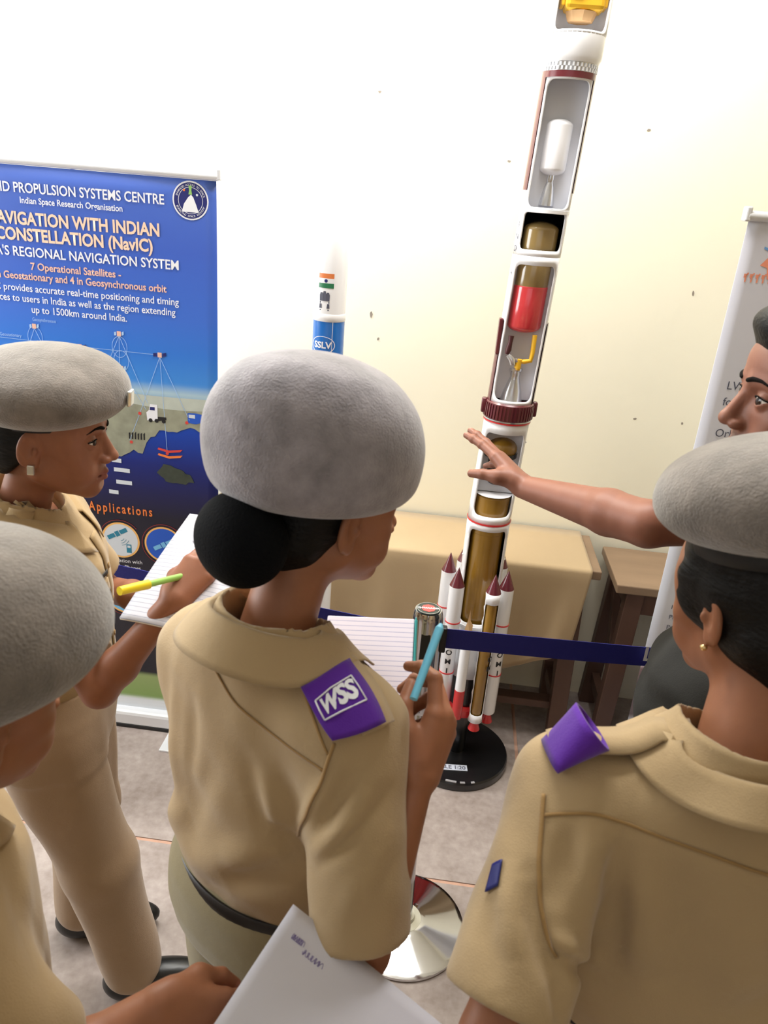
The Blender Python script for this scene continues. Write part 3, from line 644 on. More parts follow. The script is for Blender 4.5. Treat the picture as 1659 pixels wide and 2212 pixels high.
for a, r0, w in ((-1.72, .172, .018), (-1.5, .174, .008), (-1.3, .175, .006)):
    MB().box((r0*math.cos(a), r0*math.sin(a), .033), (w, .004, .0012), np.array(Matrix.Rotation(a+math.pi/2, 3, 'Z')), 0).build('paint_chip', mat('chipped_primer', (150, 148, 150), .7, var=.3, vscale=60), rk)
plate = MB().box((-.030, -.107, .0352), (.062, .0135, .0012), np.array(Matrix.Rotation(.03, 3, 'Z')), 0).build('scale_plate', mat('plate_silver', (206, 212, 226), .4), rk)
text('SCALE 1:20', .024, m_ink, plate, lambda x, y: (-.030+x, -.1145+y, .0369), width=.112, bold=.0005)
rlathe('support_column', [(0, .03), (.03, .03), (.028, .22), (0, .22)], m_blk, rk)
R1 = .0655
rlathe('tail_ring', [(.0, .205), (.062, .205), (.066, .212), (.066, .235), (.060, .243), (0, .243)], m_red3, rk)
rlathe('aft_skirt', [(.0, .243), (.052, .243), (.052, .36), (0, .36)], m_blk, rk)
st1 = shell('stage_one_shell', R1, .36, .905, [(1.02, .565, .885, .022)], m_gw, rk, inner=m_blk)
rlathe('stage_one_motor', [(0, .37), (.049, .37), (.051, .38), (.051, .90), (0, .90)], m_mot, rk)
rlathe('red_stripe', [(.0662, .904), (.0672, .904), (.0672, .909), (.0662, .909)], m_red3, rk)
shell('stage_two_shell', R1, .909, 1.218, [(1.02, .932, 1.188, .02)], m_gw, rk, inner=m_grey)
rlathe('stage_two_motor', dome(.052, .86, .990, .12), m_mot, rk)
MB().lathe([(0, .992), (.056, .992)], 40).xf(rl).build('deck_plate', m_grey, rk)
rlathe('second_motor_dome', dome(.046, 1.095, 1.165, .75), m_mot, rk); rlathe('motor_belt', [(.0465, 1.108), (.048, 1.108), (.048, 1.122), (.0465, 1.122)], m_blk, rk)
rlathe('black_nozzle', [(0, 1.022), (.022, 1.022), (.029, 1.03), (.033, 1.06), (.034, 1.10), (0, 1.10)], m_blk, rk)
for z, mm in ((1.218, m_red3), (1.223, m_sil)): rlathe('thin_ring', [(.066, z), (.0685, z), (.0685, z+.004), (.066, z+.004)], mm, rk)
# ribbed maroon ring
rb = MB()
ring = rlathe('maroon_ring', [(.0, 1.228), (.069, 1.228), (.069, 1.272), (.064, 1.276), (0, 1.276)], m_mar, rk)
for i in range(44):
    a = 2*math.pi*i/44; MB().box((.0695*math.cos(a), .0695*math.sin(a), 1.25), (.0022, .0018, .020), np.array(Matrix.Rotation(a, 3, 'Z')), 0).xf(rl).build('rib', m_mar, ring)
for k in (-1, 1):
    a = VA+k*1.62; p = rl(.072*math.cos(a), .072*math.sin(a), 1.255); MB().box(p, (.008, .011, .022), np.array(Matrix.Rotation(a, 3, 'Z')), .005).build('ring_lug', m_mar, ring, deg=60)
R2 = .0635
def casing(name, R, z0, z1, ha):
    return MB().lathe([(R-.002, z0), (R, z0), (R, z1), (R-.002, z1), (R-.002, z0)], 48, a0=VA+ha, a1=VA+2*math.pi-ha).xf(rl).build(name, m_mar, rk, deg=40)
casing('stage_three_casing', R2+.0028, 1.276, 1.50, 1.14)
shell('stage_three_shell', R2, 1.276, 1.672, [(1.02, 1.285, 1.650, .022)], m_gw, rk, inner=m_grey)
MB().box(rl(-.064, -.012, 1.455), (.006, .012, .05), None, .004).build('side_fairing', m_mar, rk)
rlathe('propellant_tank', dome(.0465, 1.468, 1.61, .42), m_redt, rk); rlathe('upper_tank', dome(.0455, 1.55, 1.70, .3), m_tan, rk)
rlathe('engine_nozzle', [(.0, 1.362), (.013, 1.362), (.015, 1.352), (.014, 1.345), (.017, 1.335), (.026, 1.305), (.031, 1.28), (.033, 1.276)], m_sil, rk)
rlathe('nozzle_collar', [(0, 1.362), (.019, 1.362), (.019, 1.369), (0, 1.369)], m_sil, rk)
def rtube(name, pts, r, m): return MB().tube([rl(*p) for p in pts], r, 10).build(name, m, rk, deg=50)
rtube('yellow_pipe', [(0, -.03, 1.369), (0, -.03, 1.392), (.012, -.034, 1.394), (.03, -.034, 1.398), (.032, -.032, 1.42), (.03, -.03, 1.468)], .0065, m_yel); rtube('yellow_elbow', [(-.002, -.034, 1.375), (-.002, -.034, 1.40)], .009, m_yel)
rtube('maroon_pump', [(-.034, -.034, 1.462), (-.034, -.036, 1.445), (-.036, -.036, 1.425), (-.038, -.036, 1.412)], [.008, .006, .0085, .006], m_dbr); rtube('silver_pump', [(-.034, -.036, 1.41), (-.022, -.04, 1.398), (-.018, -.04, 1.385)], [.007, .010, .008], m_sil)
MB().tube([rl(-.014, -.036, 1.40), rl(-.002, -.036, 1.392)], .006, 10).build('pump_link', m_sil, rk, deg=50)
shell('stage_four_shell', R2, 1.672, 1.782, [(1.02, 1.688, 1.778, .012)], m_gw, rk, inner=m_blk)
rlathe('upper_tank_dome', dome(.0475, 1.655, 1.758, .45), m_tan, rk)
rlathe('white_hoop', [(.056, 1.779), (.0645, 1.779), (.0645, 1.787), (.056, 1.787)], m_gw, rk)
MB().lathe([(0, 1.782), (.062, 1.782)], 40).xf(rl).build('deck_plate', mat('deck_dark_grey', (110, 110, 118), .5), rk)
casing('stage_five_casing', R2+.0022, 1.83, 2.086, 1.10); rlathe('maroon_hoop', [(R2, 2.084), (R2+.0024, 2.084), (R2+.0024, 2.098), (R2, 2.098)], m_mar, rk)
shell('stage_five_shell', R2, 1.787, 2.096, [(1.0, 1.791, 2.080, .022)], m_gw, rk, inner=m_grey)
rlathe('white_motor', dome(.0335, 1.868, 2.0, .5), m_pearl, rk); rlathe('motor_neck', [(0, 1.852), (.009, 1.852), (.011, 1.86), (.010, 1.872), (0, 1.872)], m_sil, rk)
rlathe('motor_nozzle', [(.0, 1.852), (.010, 1.852), (.014, 1.84), (.019, 1.81), (.0205, 1.796), (.019, 1.796), (0, 1.81)], m_sil, rk)
tr_ = rlathe('separation_ring', [(.0, 2.098), (.064, 2.098), (.064, 2.118), (0, 2.118)], m_sil, rk)
for i in range(40):
    a = 2*math.pi*i/40
    for z, da in ((2.103, 0), (2.112, .08)): MB().box((.0648*math.cos(a+da), .0648*math.sin(a+da), z), (.0016, .0022, .004), np.array(Matrix.Rotation(a+da, 3, 'Z')), 0).xf(rl).build('ring_tooth', m_alu, tr_)
RF = .0715
rlathe('fairing_skirt', [(.0, 2.118), (.066, 2.118), (RF, 2.13), (RF, 2.178), (.0, 2.178)], m_gw, rk)
shell('fairing_shell', RF, 2.176, 2.52, [(1.05, 2.182, 2.50, .02)], m_gw, rk, inner=m_grey)
rlathe('fairing_nose', [(RF, 2.52), (.068, 2.56), (.058, 2.60), (.042, 2.635), (.02, 2.655), (0, 2.66)], m_gw, rk)
sat = MB().box(rl(0, -.012, 2.315), (.046, .036, .09), np.array(Matrix.Rotation(VA+math.pi/2, 3, 'Z')), .010).build('satellite', m_gold, rk)
MB().lathe([(.0, 2.205), (.030, 2.205), (.038, 2.225), (0, 2.226)], 8, (0, -.012, 0)).xf(rl).build('satellite_adapter', m_wood3, sat)
ca, sa = math.cos(VA), math.sin(VA)
for z in (2.262, 2.292): MB().box(rl(-sa*-.016+ca*.037, ca*-.016+sa*.037-.012, z), (.0125, .004, .008), np.array(Matrix.Rotation(VA+math.pi/2, 3, 'Z')), 0).build('sensor_window', m_dbr, sat)
for k in (-1, 1): MB().box(rl(-sa*k*.050, ca*k*.050-.004, 2.32), (.004, .026, .085), np.array(Matrix.Rotation(VA+math.pi/2, 3, 'Z')), .002).build('solar_panel', m_gold, sat)
for z0_, z1_ in ((.995, 1.215), (1.28, 1.67), (1.79, 2.09)): MB().box(rl(ca*.004, sa*.004, (z0_+z1_)/2), (.0575, .001, (z1_-z0_)/2), np.array(Matrix.Rotation(VA+math.pi/2, 3, 'Z')), 0).xf(lambda x, y, z, zm=(z0_+z1_)/2: (x+ax(z)-ax(zm), y, z)).build('backing_plate', mat('plate_grey', (205, 206, 212), .5), rk)
# vertical lettering and rivets down the side of the shells
for z, ch in [(1.74-.03*i, c) for i, c in enumerate('INDIA')]:
    a0 = VA-1.28; text(ch, .022, m_ink, rk, lambda x, y, z=z: rl((R2+.0006)*math.cos(a0+x/R2), (R2+.0006)*math.sin(a0+x/R2), z+y))
for a0 in (VA-1.45, VA+1.35):
    for z in (.62, .78, 1.05, 1.16): MB().lathe([(0, .003), (.0025, .002), (.0032, 0)], 8).xf(lambda x, y, q: rl((R1+q)*math.cos(a0)-y*math.sin(a0), (R1+q)*math.sin(a0)+y*math.cos(a0), z+x)).build('rivet', m_pearl, rk, smooth=True)
# strap-on boosters
BR, BC = .0235, .0975; VC = math.atan2(-RY, -RX)
for a_, win, zt in ((-41, 0, .70), (30, 1, .70), (-86, 0, .715), (63, 0, .70), (-145, 0, .715), (140, 0, .715)):
    a = VC+math.radians(a_); c = (BC*math.cos(a), BC*math.sin(a)); zb = .235 if a_ not in (30,) else .225
    def bl(x, y, z, c=c): return (x+c[0], y+c[1], z)
    if win:
        sv_ax, sv_VA = ax, VA
        tube = shell('booster', BR, zb, zt, [(1.1, zb+.03, zt-.035, .008)], m_gw, rk, th=.002, inner=m_blk)
        for q in tube.data.vertices: q.co.x += c[0]-ax(q.co.z); q.co.y += c[1]
        MB().lathe(dome(.0185, zb+.01, zt-.03, .3), 24).xf(bl).build('booster_motor', m_mot, tube, deg=40)
    else: tube = MB().lathe([(0, zb), (BR*.85, zb), (BR, zb+.006), (BR, zt), (0, zt)], 30).xf(bl).build('booster', m_gw, rk, deg=35)
    MB().lathe([(BR, zt), (.0, zt+.062), ], 30).xf(bl).build('nose_cone', m_mar, tube, deg=60)
    for z in (zt-.125, zb+.155): MB().lathe([(BR, z-.0022), (BR+.0012, z-.0022), (BR+.0012, z+.0022), (BR, z+.0022)], 30).xf(bl).build('red_band', m_red3, tube, deg=40) if not win else None
    MB().lathe([(0, zb), (.012, zb), (.013, zb-.012), (.0195, zb-.035), (0, zb-.033)], 24).xf(bl).build('nozzle', m_red3, tube, deg=40)
    if a_ in (-41, 63, 30):
        for i, ch in enumerate('PSOM1'):
            aa = VC+(0.05 if a_ == -41 else .95 if a_ == 30 else .5)
            text(ch, .026, m_black, tube, lambda x, y, i=i: bl((BR+.0006)*math.cos(aa+x/BR), (BR+.0006)*math.sin(aa+x/BR), .53-.034*i+y), bold=.0006)
# thrust control tanks
for a_ in (-7,):
    a = VC+math.radians(a_); c = (.103*math.cos(a), .103*math.sin(a)); z0 = .235
    def tl(x, y, z): return (x+c[0], y+c[1], z)
    t_ = MB().lathe([(0, .345), (.0165, .345), (.0165, .545), (.0150, .545), (.0150, .50), (0, .50)], 24).xf(tl).build('control_tank', m_gw, rk, deg=40)
    MB().lathe([(0, z0), (.0155, z0), (.0168, z0+.006), (.0168, .345), (0, .345)], 24).xf(tl).build('red_end', m_red3, t_, deg=40)
    MB().add([tl(-.012, -.004, .52), tl(.010, -.008, .53), tl(.013, -.002, .585), tl(.004, .0, .60), tl(.0, .002, .635), tl(-.004, 0, .60), tl(-.010, .004, .565)], [(0, 1, 2, 3, 4, 5, 6)]).build('torn_card', m_wood3, t_)
for s_ in (-1, 1):
    a = VC+s_*.95; MB().bar(rl(.05*math.cos(a), .05*math.sin(a), .42), rl(.085*math.cos(a), .085*math.sin(a), .42), .012, .012).build('booster_strut', m_gw, rk)
rlathe('stage_skirt_ring', [(.0655, .548), (.068, .548), (.068, .556), (.0655, .556)], m_gw, rk)

sv = empty('rocket_model', (-.195, 2.165, .012), 0, 'slim white and blue launcher model with tricolour flag behind the large grey beret', 'model rocket')
m_bl3 = mat('gloss_blue', (26, 112, 200), .2, coat=.5); RS = .0440
def sl(name, prof, m, p=sv, seg=40): return MB().lathe(prof, seg).build(name, m, p, deg=35)
sl('base_disc', [(0, -.012), (.14, -.012), (.14, .022), (0, .028)], m_blk); sl('lower_stage', [(0, .028), (.05, .028), (RS+.003, .06), (RS+.003, .78), (0, .78)], m_gw); sl('middle_stage', [(0, .78), (RS, .785), (RS, 1.10), (0, 1.10)], m_gw)
bb = sl('blue_band', [(0, 1.10), (RS, 1.10), (RS, 1.448), (0, 1.448)], m_bl3); sl('white_hoop', [(RS, 1.448), (RS+.0012, 1.450), (RS+.0012, 1.466), (RS, 1.469)], m_gw)
fr = sl('fairing', [(0, 1.448), (RS, 1.448), (RS, 1.58), (RS*.93, 1.64), (RS*.75, 1.69), (RS*.45, 1.725), (.008, 1.74), (0, 1.741)], m_gw)
VS = math.atan2(-2.30, .2065)
def scyl(x, z, lift=.0006, off=-.42): a = VS+off+x/RS; return ((RS+lift)*math.cos(a), (RS+lift)*math.sin(a), z)
def sflat(name, x0, x1, z0, z1, m, p, lift=.0006):
    n = 10; v = [scyl(x0+(x1-x0)*i/(n-1), z, lift) for z in (z0, z1) for i in range(n)]; return mesh_np(name, v, [(i, i+1, n+i+1, n+i) for i in range(n-1)], m, p)
m_saf = mat('flag_saffron', (228, 130, 70), .4); m_grn = mat('flag_green', (40, 120, 80), .4)
for z, mm in ((1.562, m_saf), (1.5495, m_white), (1.537, m_grn)): sflat('flag_stripe', -.016, .027, z, z+.0125, mm, fr)
wh = [scyl(.0055+.0045*math.cos(a), 1.5557+.0045*math.sin(a), .0010) for a in np.linspace(0, 2*math.pi, 20)[:-1]]; mesh_np('flag_wheel', wh, [tuple(range(len(wh)))], m_navy, fr, smooth=False)
def spoly(name, pts, m): mesh_np(name, [scyl(x, z, .0008) for x, z in pts], [tuple(range(len(pts)))], m, fr, smooth=False)
for dx in (-.009, 0, .009): spoly('emblem_lion', [(.003+dx-.005, 1.503), (.003+dx+.005, 1.503), (.003+dx+.0055, 1.518), (.003+dx+.003, 1.529-abs(dx)*.4), (.003+dx-.003, 1.529-abs(dx)*.4), (.003+dx-.0055, 1.518)], m_ink)
spoly('emblem_abacus', [(-.011, 1.497), (.017, 1.497), (.017, 1.502), (-.011, 1.502)], m_ink)
for dx in (-.008, .014): spoly('emblem_bell', [(dx-.004, 1.484), (dx+.004, 1.484), (dx+.003, 1.496), (dx-.003, 1.496)], m_ink)
spoly('emblem_motto', [(-.010, 1.478), (.016, 1.478), (.016, 1.481), (-.010, 1.481)], m_ink)
lo = [scyl(.002+.036*math.cos(t)*k, 1.385+.024*math.sin(t)*k, .0007) for k in (1, .94) for t in np.linspace(0, 2*math.pi, 41)]
mesh_np('logo_oval', lo, [(i, i+1, 41+i+1, 41+i) for i in range(40)], m_white, bb); text('SSLV', .024, m_white, bb, lambda x, y: scyl(.002+x, 1.377+y, .0009), bold=.0008, width=.052)
sflat('white_line', .028, .0295, 1.10, 1.448, m_white, bb)

# slip of paper on the floor
pp = MB().add([(.50, 2.03, .002), (.565, 2.018, .002), (.572, 2.046, .006), (.51, 2.062, .002), (.505, 2.045, .0025)], [(0, 1, 2, 3, 4)]).build('paper_slip', mat('pink_paper', (226, 204, 204), .8)); solid(pp, .0006)
tag(pp, 'small torn pinkish paper slip on the floor beside the black base', 'paper'); text('7a', .022, mat('red_ink', (190, 60, 70), .7), pp, lambda x, y: (.537+x, 2.03+y-.004, .0055))

# ================================================================== people
def skin_mat(name, col, lip, palm):
    m = mat(name, col, .48, sss=.12, spec=.35); t = NT(m); at = t.new('ShaderNodeAttribute', attribute_name='mask'); sp = t.new('ShaderNodeSeparateColor'); t.link(at.outputs['Color'], sp.inputs[0])
    co = t.new('ShaderNodeTexCoord').outputs['Object']; nz = t.new('ShaderNodeTexNoise', Scale=28., Detail=6.); t.link(co, nz.inputs['Vector']); c = s2l(col)
    mx = t.new('ShaderNodeMix', data_type='RGBA'); t.link(nz.outputs['Fac'], mx.inputs['Factor']); mx.inputs[6].default_value = (*[x*.84 for x in c], 1); mx.inputs[7].default_value = (*[min(1, x*1.14) for x in c], 1); cur = mx.outputs[2]
    for ch, cc in (('Red', lip), ('Green', palm), ('Blue', (30, 22, 20))):
        m2 = t.new('ShaderNodeMix', data_type='RGBA'); t.link(sp.outputs[ch], m2.inputs['Factor']); t.link(cur, m2.inputs[6]); m2.inputs[7].default_value = (*s2l(cc), 1); cur = m2.outputs[2]
    t.link(cur, t.b.inputs['Base Color'])
    n2 = t.new('ShaderNodeTexNoise', Scale=420., Detail=3.); t.link(co, n2.inputs['Vector']); bp = t.new('ShaderNodeBump', Strength=.10, Distance=.001); t.link(n2.outputs['Fac'], bp.inputs['Height']); t.link(bp.outputs[0], t.b.inputs['Normal'])
    return m
def fabric(name, col, var=.06, rough=.82, sheen=.25):
    m = mat(name, col, rough, sheen=sheen, spec=.2); t = NT(m); co = t.new('ShaderNodeTexCoord').outputs['Object']; c = s2l(col)
    nz = t.new('ShaderNodeTexNoise', Scale=7., Detail=4.); t.link(co, nz.inputs['Vector']); mx = t.new('ShaderNodeMix', data_type='RGBA'); t.link(nz.outputs['Fac'], mx.inputs['Factor'])
    mx.inputs[6].default_value = (*[x*(1-var) for x in c], 1); mx.inputs[7].default_value = (*[min(1, x*(1+var)) for x in c], 1); t.link(mx.outputs[2], t.b.inputs['Base Color'])
    n2 = t.new('ShaderNodeTexNoise', Scale=600., Detail=2.); n3 = t.new('ShaderNodeTexNoise', Scale=22., Detail=4.); ad = t.new('ShaderNodeMath', operation='MULTIPLY_ADD'); ad.inputs[1].default_value = 4.
    t.link(co, n2.inputs['Vector']); t.link(co, n3.inputs['Vector']); t.link(n3.outputs['Fac'], ad.inputs[0]); t.link(n2.outputs['Fac'], ad.inputs[2])
    bp = t.new('ShaderNodeBump', Strength=.22, Distance=.0022); t.link(ad.outputs[0], bp.inputs['Height']); t.link(bp.outputs[0], t.b.inputs['Normal']); return m
def felt(name, col, s=1.):
    m = mat(name, col, .95, sheen=.6, spec=.1); t = NT(m); co = t.new('ShaderNodeTexCoord').outputs['Object']; c = s2l(col)
    nz = t.new('ShaderNodeTexNoise', Scale=26., Detail=7., Roughness=.62); t.link(co, nz.inputs['Vector']); r = t.new('ShaderNodeValToRGB'); r.color_ramp.elements[0].position = .28; r.color_ramp.elements[1].position = .72
    r.color_ramp.elements[0].color = (*[x*.66 for x in c], 1); r.color_ramp.elements[1].color = (*[min(1, x*1.28) for x in c], 1); t.link(nz.outputs['Fac'], r.inputs[0]); t.link(r.outputs[0], t.b.inputs['Base Color'])
    n2 = t.new('ShaderNodeTexNoise', Scale=330., Detail=4.); ad = t.new('ShaderNodeMath', operation='MULTIPLY_ADD'); ad.inputs[1].default_value = 1.5; t.link(co, n2.inputs['Vector']); t.link(nz.outputs['Fac'], ad.inputs[0]); t.link(n2.outputs['Fac'], ad.inputs[2])
    bp = t.new('ShaderNodeBump', Strength=.5, Distance=.003); t.link(ad.outputs[0], bp.inputs['Height']); t.link(bp.outputs[0], t.b.inputs['Normal']); return m
m_skin = skin_mat('skin_brown', (146, 96, 72), (136, 78, 72), (196, 140, 122)); m_skin2 = skin_mat('skin_warm_brown', (158, 106, 78), (146, 84, 76), (198, 144, 124)); m_skin3 = skin_mat('skin_tan', (134, 88, 70), (140, 92, 86), (190, 136, 120))
m_khaki = fabric('khaki_cotton', (177, 153, 116)); m_khaki2 = fabric('khaki_drill', (171, 145, 105)); m_trous = fabric('khaki_trouser', (164, 138, 110)); m_trousc = fabric('olive_khaki_trouser', (150, 140, 108)); m_tee = fabric('charcoal_knit', (44, 44, 42), sheen=.02); m_seam = fabric('khaki_seam', (158, 126, 80)); m_purple = fabric('purple_cloth', (88, 36, 152)); m_jean = fabric('dark_jeans', (44, 50, 66))
m_beret = felt('grey_felt', (145, 140, 146)); m_beret2 = felt('brown_grey_felt', (118, 110, 103)); m_band = mat('black_band', (26, 28, 32), .6); m_hair = mat('black_hair', (13, 12, 12), .5, spec=.22, var=.5, vscale=60, bump=.5, bscale=180, stretch=(1, .12, 1)); m_net = mat('black_net', (6, 8, 12), .9, spec=.15, bump=.4, bscale=350)
m_eye = mat('eye_white', (226, 218, 208), .15); m_iris = mat('iris_dark', (34, 20, 14), .1); m_brow = mat('brow_hair', (20, 15, 13), .85, spec=.1); m_belt2 = mat('black_leather', (30, 27, 28), .4); m_stud = mat('earring_silver', (220, 220, 215), .2, metal=.9); m_shoe = mat('shoe_black', (20, 20, 20), .35)

class Lid:   # almond opening of the eyelids
    def __init__(s, c, w, h, y0, tilt=0.): s.c = arr(*c); s.w = w; s.h = h; s.y0 = y0; s.tilt = tilt; s.lo = s.c-arr(w, .02, h); s.hi = s.c+arr(w, .03, h)
    def __call__(s, p):
        dx = (p[..., 0]-s.c[0])/s.w; hh = s.h*np.clip(1-dx*dx, 0, 1); dz = np.abs(p[..., 2]-s.c[2]-s.tilt*(p[..., 0]-s.c[0])-.0008)
        return np.maximum(np.maximum(dz-hh, s.y0-p[..., 1]), (np.abs(dx)-1)*s.w)
def head_field(neck, nr=(.049, .054), male=False, detail=True, jaw=1.):
    F = Field(); F.u(EL((0, -.010, .040), (.0725, .093, .086)))
    F.u(EL((0, .030, -.012), (.060, .060, .082)), .03)
    for s in (-1, 1):
        F.u(RC((s*.049, .0, -.042), (s*.013, .068, -.084 if male else -.079), .020*jaw, .016 if male else .0145), .028)
        F.u(EL((s*.041, .056, -.014), (.021, .020, .019)), .022)
        F.u(EL((s*.034, .066, -.045), (.018, .018, .020)), .02)
        F.u(EL((s*.055, .035, .035), (.018, .03, .03)), .03)
    F.u(EL((0, .062, .058), (.045, .028, .032)), .025)
    F.u(RC((-.010, .072, -.083 if male else -.080), (.010, .072, -.083 if male else -.080), .017 if male else .0128), .018)
    F.u(EL((0, .077, -.048), (.025, .017, .024)), .016)                          # mouth mound
    for s in (-1, 1): F.u(RC((s*.012, .086, .0325), (s*.040, .071, .035), .0085 if male else .0065, .006), .013)
    for s in (-1, 1): F.sub(EL((s*.0315, .101, .0135), (.020, .0215, .0125)), .012)
    # nose
    F.u(RC((0, .086, .024), (0, .1065, -.014), .0068, .0092), .009); F.u(EL((0, .1085, -.0185), (.0105, .0102, .0088)), .006)
    for s in (-1, 1): F.u(EL((s*.0125, .0985, -.0235), (.0078, .0105, .0072)), .006); F.sub(EL((s*.0060, .1035, -.0325), (.0028, .0040, .0028)), .0015)
    F.u(EL((0, .080, -.016), (.0165, .016, .017)), .010)
    # lips
    for s in (-1, 1):
        F.u(RC((0, .0945, -.0485), (s*.0215, .0805, -.0525), .0058, .0028), .0045); F.u(RC((0, .0925, -.0605), (s*.0195, .0795, -.0550), .0066, .0030), .0045)
    F.sub(RC((-.021, .0895, -.0545), (.021, .0895, -.0545), .0016), .0035)
    for s in (-1, 1): F.sub(RC((0, .1035, -.0545), (s*.022, .086, -.0540), .0020, .0010), .003)
    F.sub(EL((0, .1, -.0715), (.018, .010, .005)), .008); F.sub(RC((0, .1065, -.034), (0, .103, -.043), .0022), .004)
    # lids
    if detail:
        for s in (-1, 1):
            c = (s*.0312, .0755, .0130); F.u(EL(c, .0140), .0035); F.sub(Lid(c, .0142, .0056, .079, s*.08), .0006)
    # ears
    for s in (-1, 1):
        R = rotm(-.16, s*-.0, s*.42); c = np.array((s*.0745, -.010, .004))
        F.u(EL(c+(-s*.004, .004, -.002), (.010, .013, .026)), .008); F.u(EL(c+(s*.004, 0, 0), (.0075, .0175, .031), R), .006); F.sub(EL(c+(s*.0125, .003, .004), (.0065, .0105, .0195), R), .003)
        F.u(EL(c+(s*.006, .012, -.002), (.004, .004, .006)), .003); F.u(EL(c+(s*.001, .006, -.026), (.0055, .0085, .010), R), .006)
    F.u(RC((0, -.022, -.030), neck, *nr), .028)
    return F
def head_mask(V, male=False):
    M = np.zeros((len(V), 3), dtype=np.float32); x, y, z = V[:, 0], V[:, 1], V[:, 2]
    lip = np.exp(-((np.abs(x)/.0215)**4))*np.exp(-(((z+.0545)/.0105)**4))*(y > .075); M[:, 0] = lip*.8
    if male:
        M[:, 2] += .16*np.exp(-(((z+.062)/.03)**4))*np.clip((.055-np.abs(x))/.01, 0, 1)*(y > .03)*(1-lip)      # light stubble
        M[:, 2] += .35*np.exp(-(((z+.040)/.005)**2))*np.exp(-((np.abs(x)/.022)**4))*(y > .07)
    return M
def finger_chain(base, ydir, zdir, xdir, lens, flex, spread, rads):
    """yields points of a finger; flex angles bend towards -z"""
    c, s = math.cos(spread), math.sin(spread); y = ydir*c+xdir*s; P = [base]; a = 0.
    for L, f in zip(lens, flex):
        a += f; d = y*math.cos(a)-zdir*math.sin(a); P.append(P[-1]+d*L)
    return P
def hand_prims(F, wrist, ydir, zdir, side, flex, thumb, sc=1., spread=(.10, .02, -.05, -.14), k=.006):
    """ydir: wrist->fingers, zdir: back of the hand, side: +1 when the thumb lies on the +x side (x = y cross z)"""
    y = np.array(ydir, float); y /= np.linalg.norm(y); z = np.array(zdir, float); z -= y*(y@z); z /= np.linalg.norm(z); x = np.cross(y, z)*side; w = np.array(wrist, float)
    P = lambda a, b, c: w+(x*a+y*b+z*c)*sc
    kk = .014*sc
    F.u(RC(P(.014, .012, 0), P(.021, .075, .002), .0155*sc, .0118*sc), kk); F.u(RC(P(.002, .012, 0), P(.004, .080, .004), .0165*sc, .0120*sc), kk); F.u(RC(P(-.010, .012, 0), P(-.012, .076, .002), .0155*sc, .0112*sc), kk); F.u(RC(P(-.016, .014, -.002), P(-.026, .066, -.001), .0135*sc, .0102*sc), kk)
    tips = []
    bases = ((.021, .080, .002), (.004, .085, .004), (-.0125, .080, .002), (-.027, .070, -.001)); lens = ((.041, .025, .020), (.045, .029, .021), (.042, .027, .021), (.032, .020, .018)); rad = (.0086, .0088, .0083, .0074)
    for i in range(4):
        pts = finger_chain(P(*bases[i]), y, z, x, [q*sc for q in lens[i]], flex[i], spread[i], None); r = rad[i]*sc
        rr = (r*1.12, r*1.02, r*.93, r*.74)
        for j in range(3): F.u(RC(pts[j], pts[j+1], rr[j], rr[j+1]), (k if j == 0 else .0025)*sc)
        for j in (1, 2): F.u(EL(pts[j], r*1.04), .003*sc)
        d = pts[3]-pts[2]; d /= np.linalg.norm(d); tips.append((pts[3]+d*.001, d))
    t0 = P(.020, .022, -.004); pts = [t0]+[w+(x*a+y*b+z*c)*sc for a, b, c in thumb]; rr = (.0145, .0112, .0100, .0078)
    for j in range(len(pts)-1): F.u(RC(pts[j], pts[j+1], rr[j]*sc, rr[j+1]*sc), (.012 if j == 0 else .003)*sc)
    F.u(RC(P(.006, .03, -.006), pts[1], .014*sc, .012*sc), .014*sc)
    d = pts[-1]-pts[-2]; d /= np.linalg.norm(d); tips.append((pts[-1], d))
    return tips, z
RELAX = [(.35, .45, .25), (.45, .5, .3), (.55, .55, .3), (.6, .55, .3)]
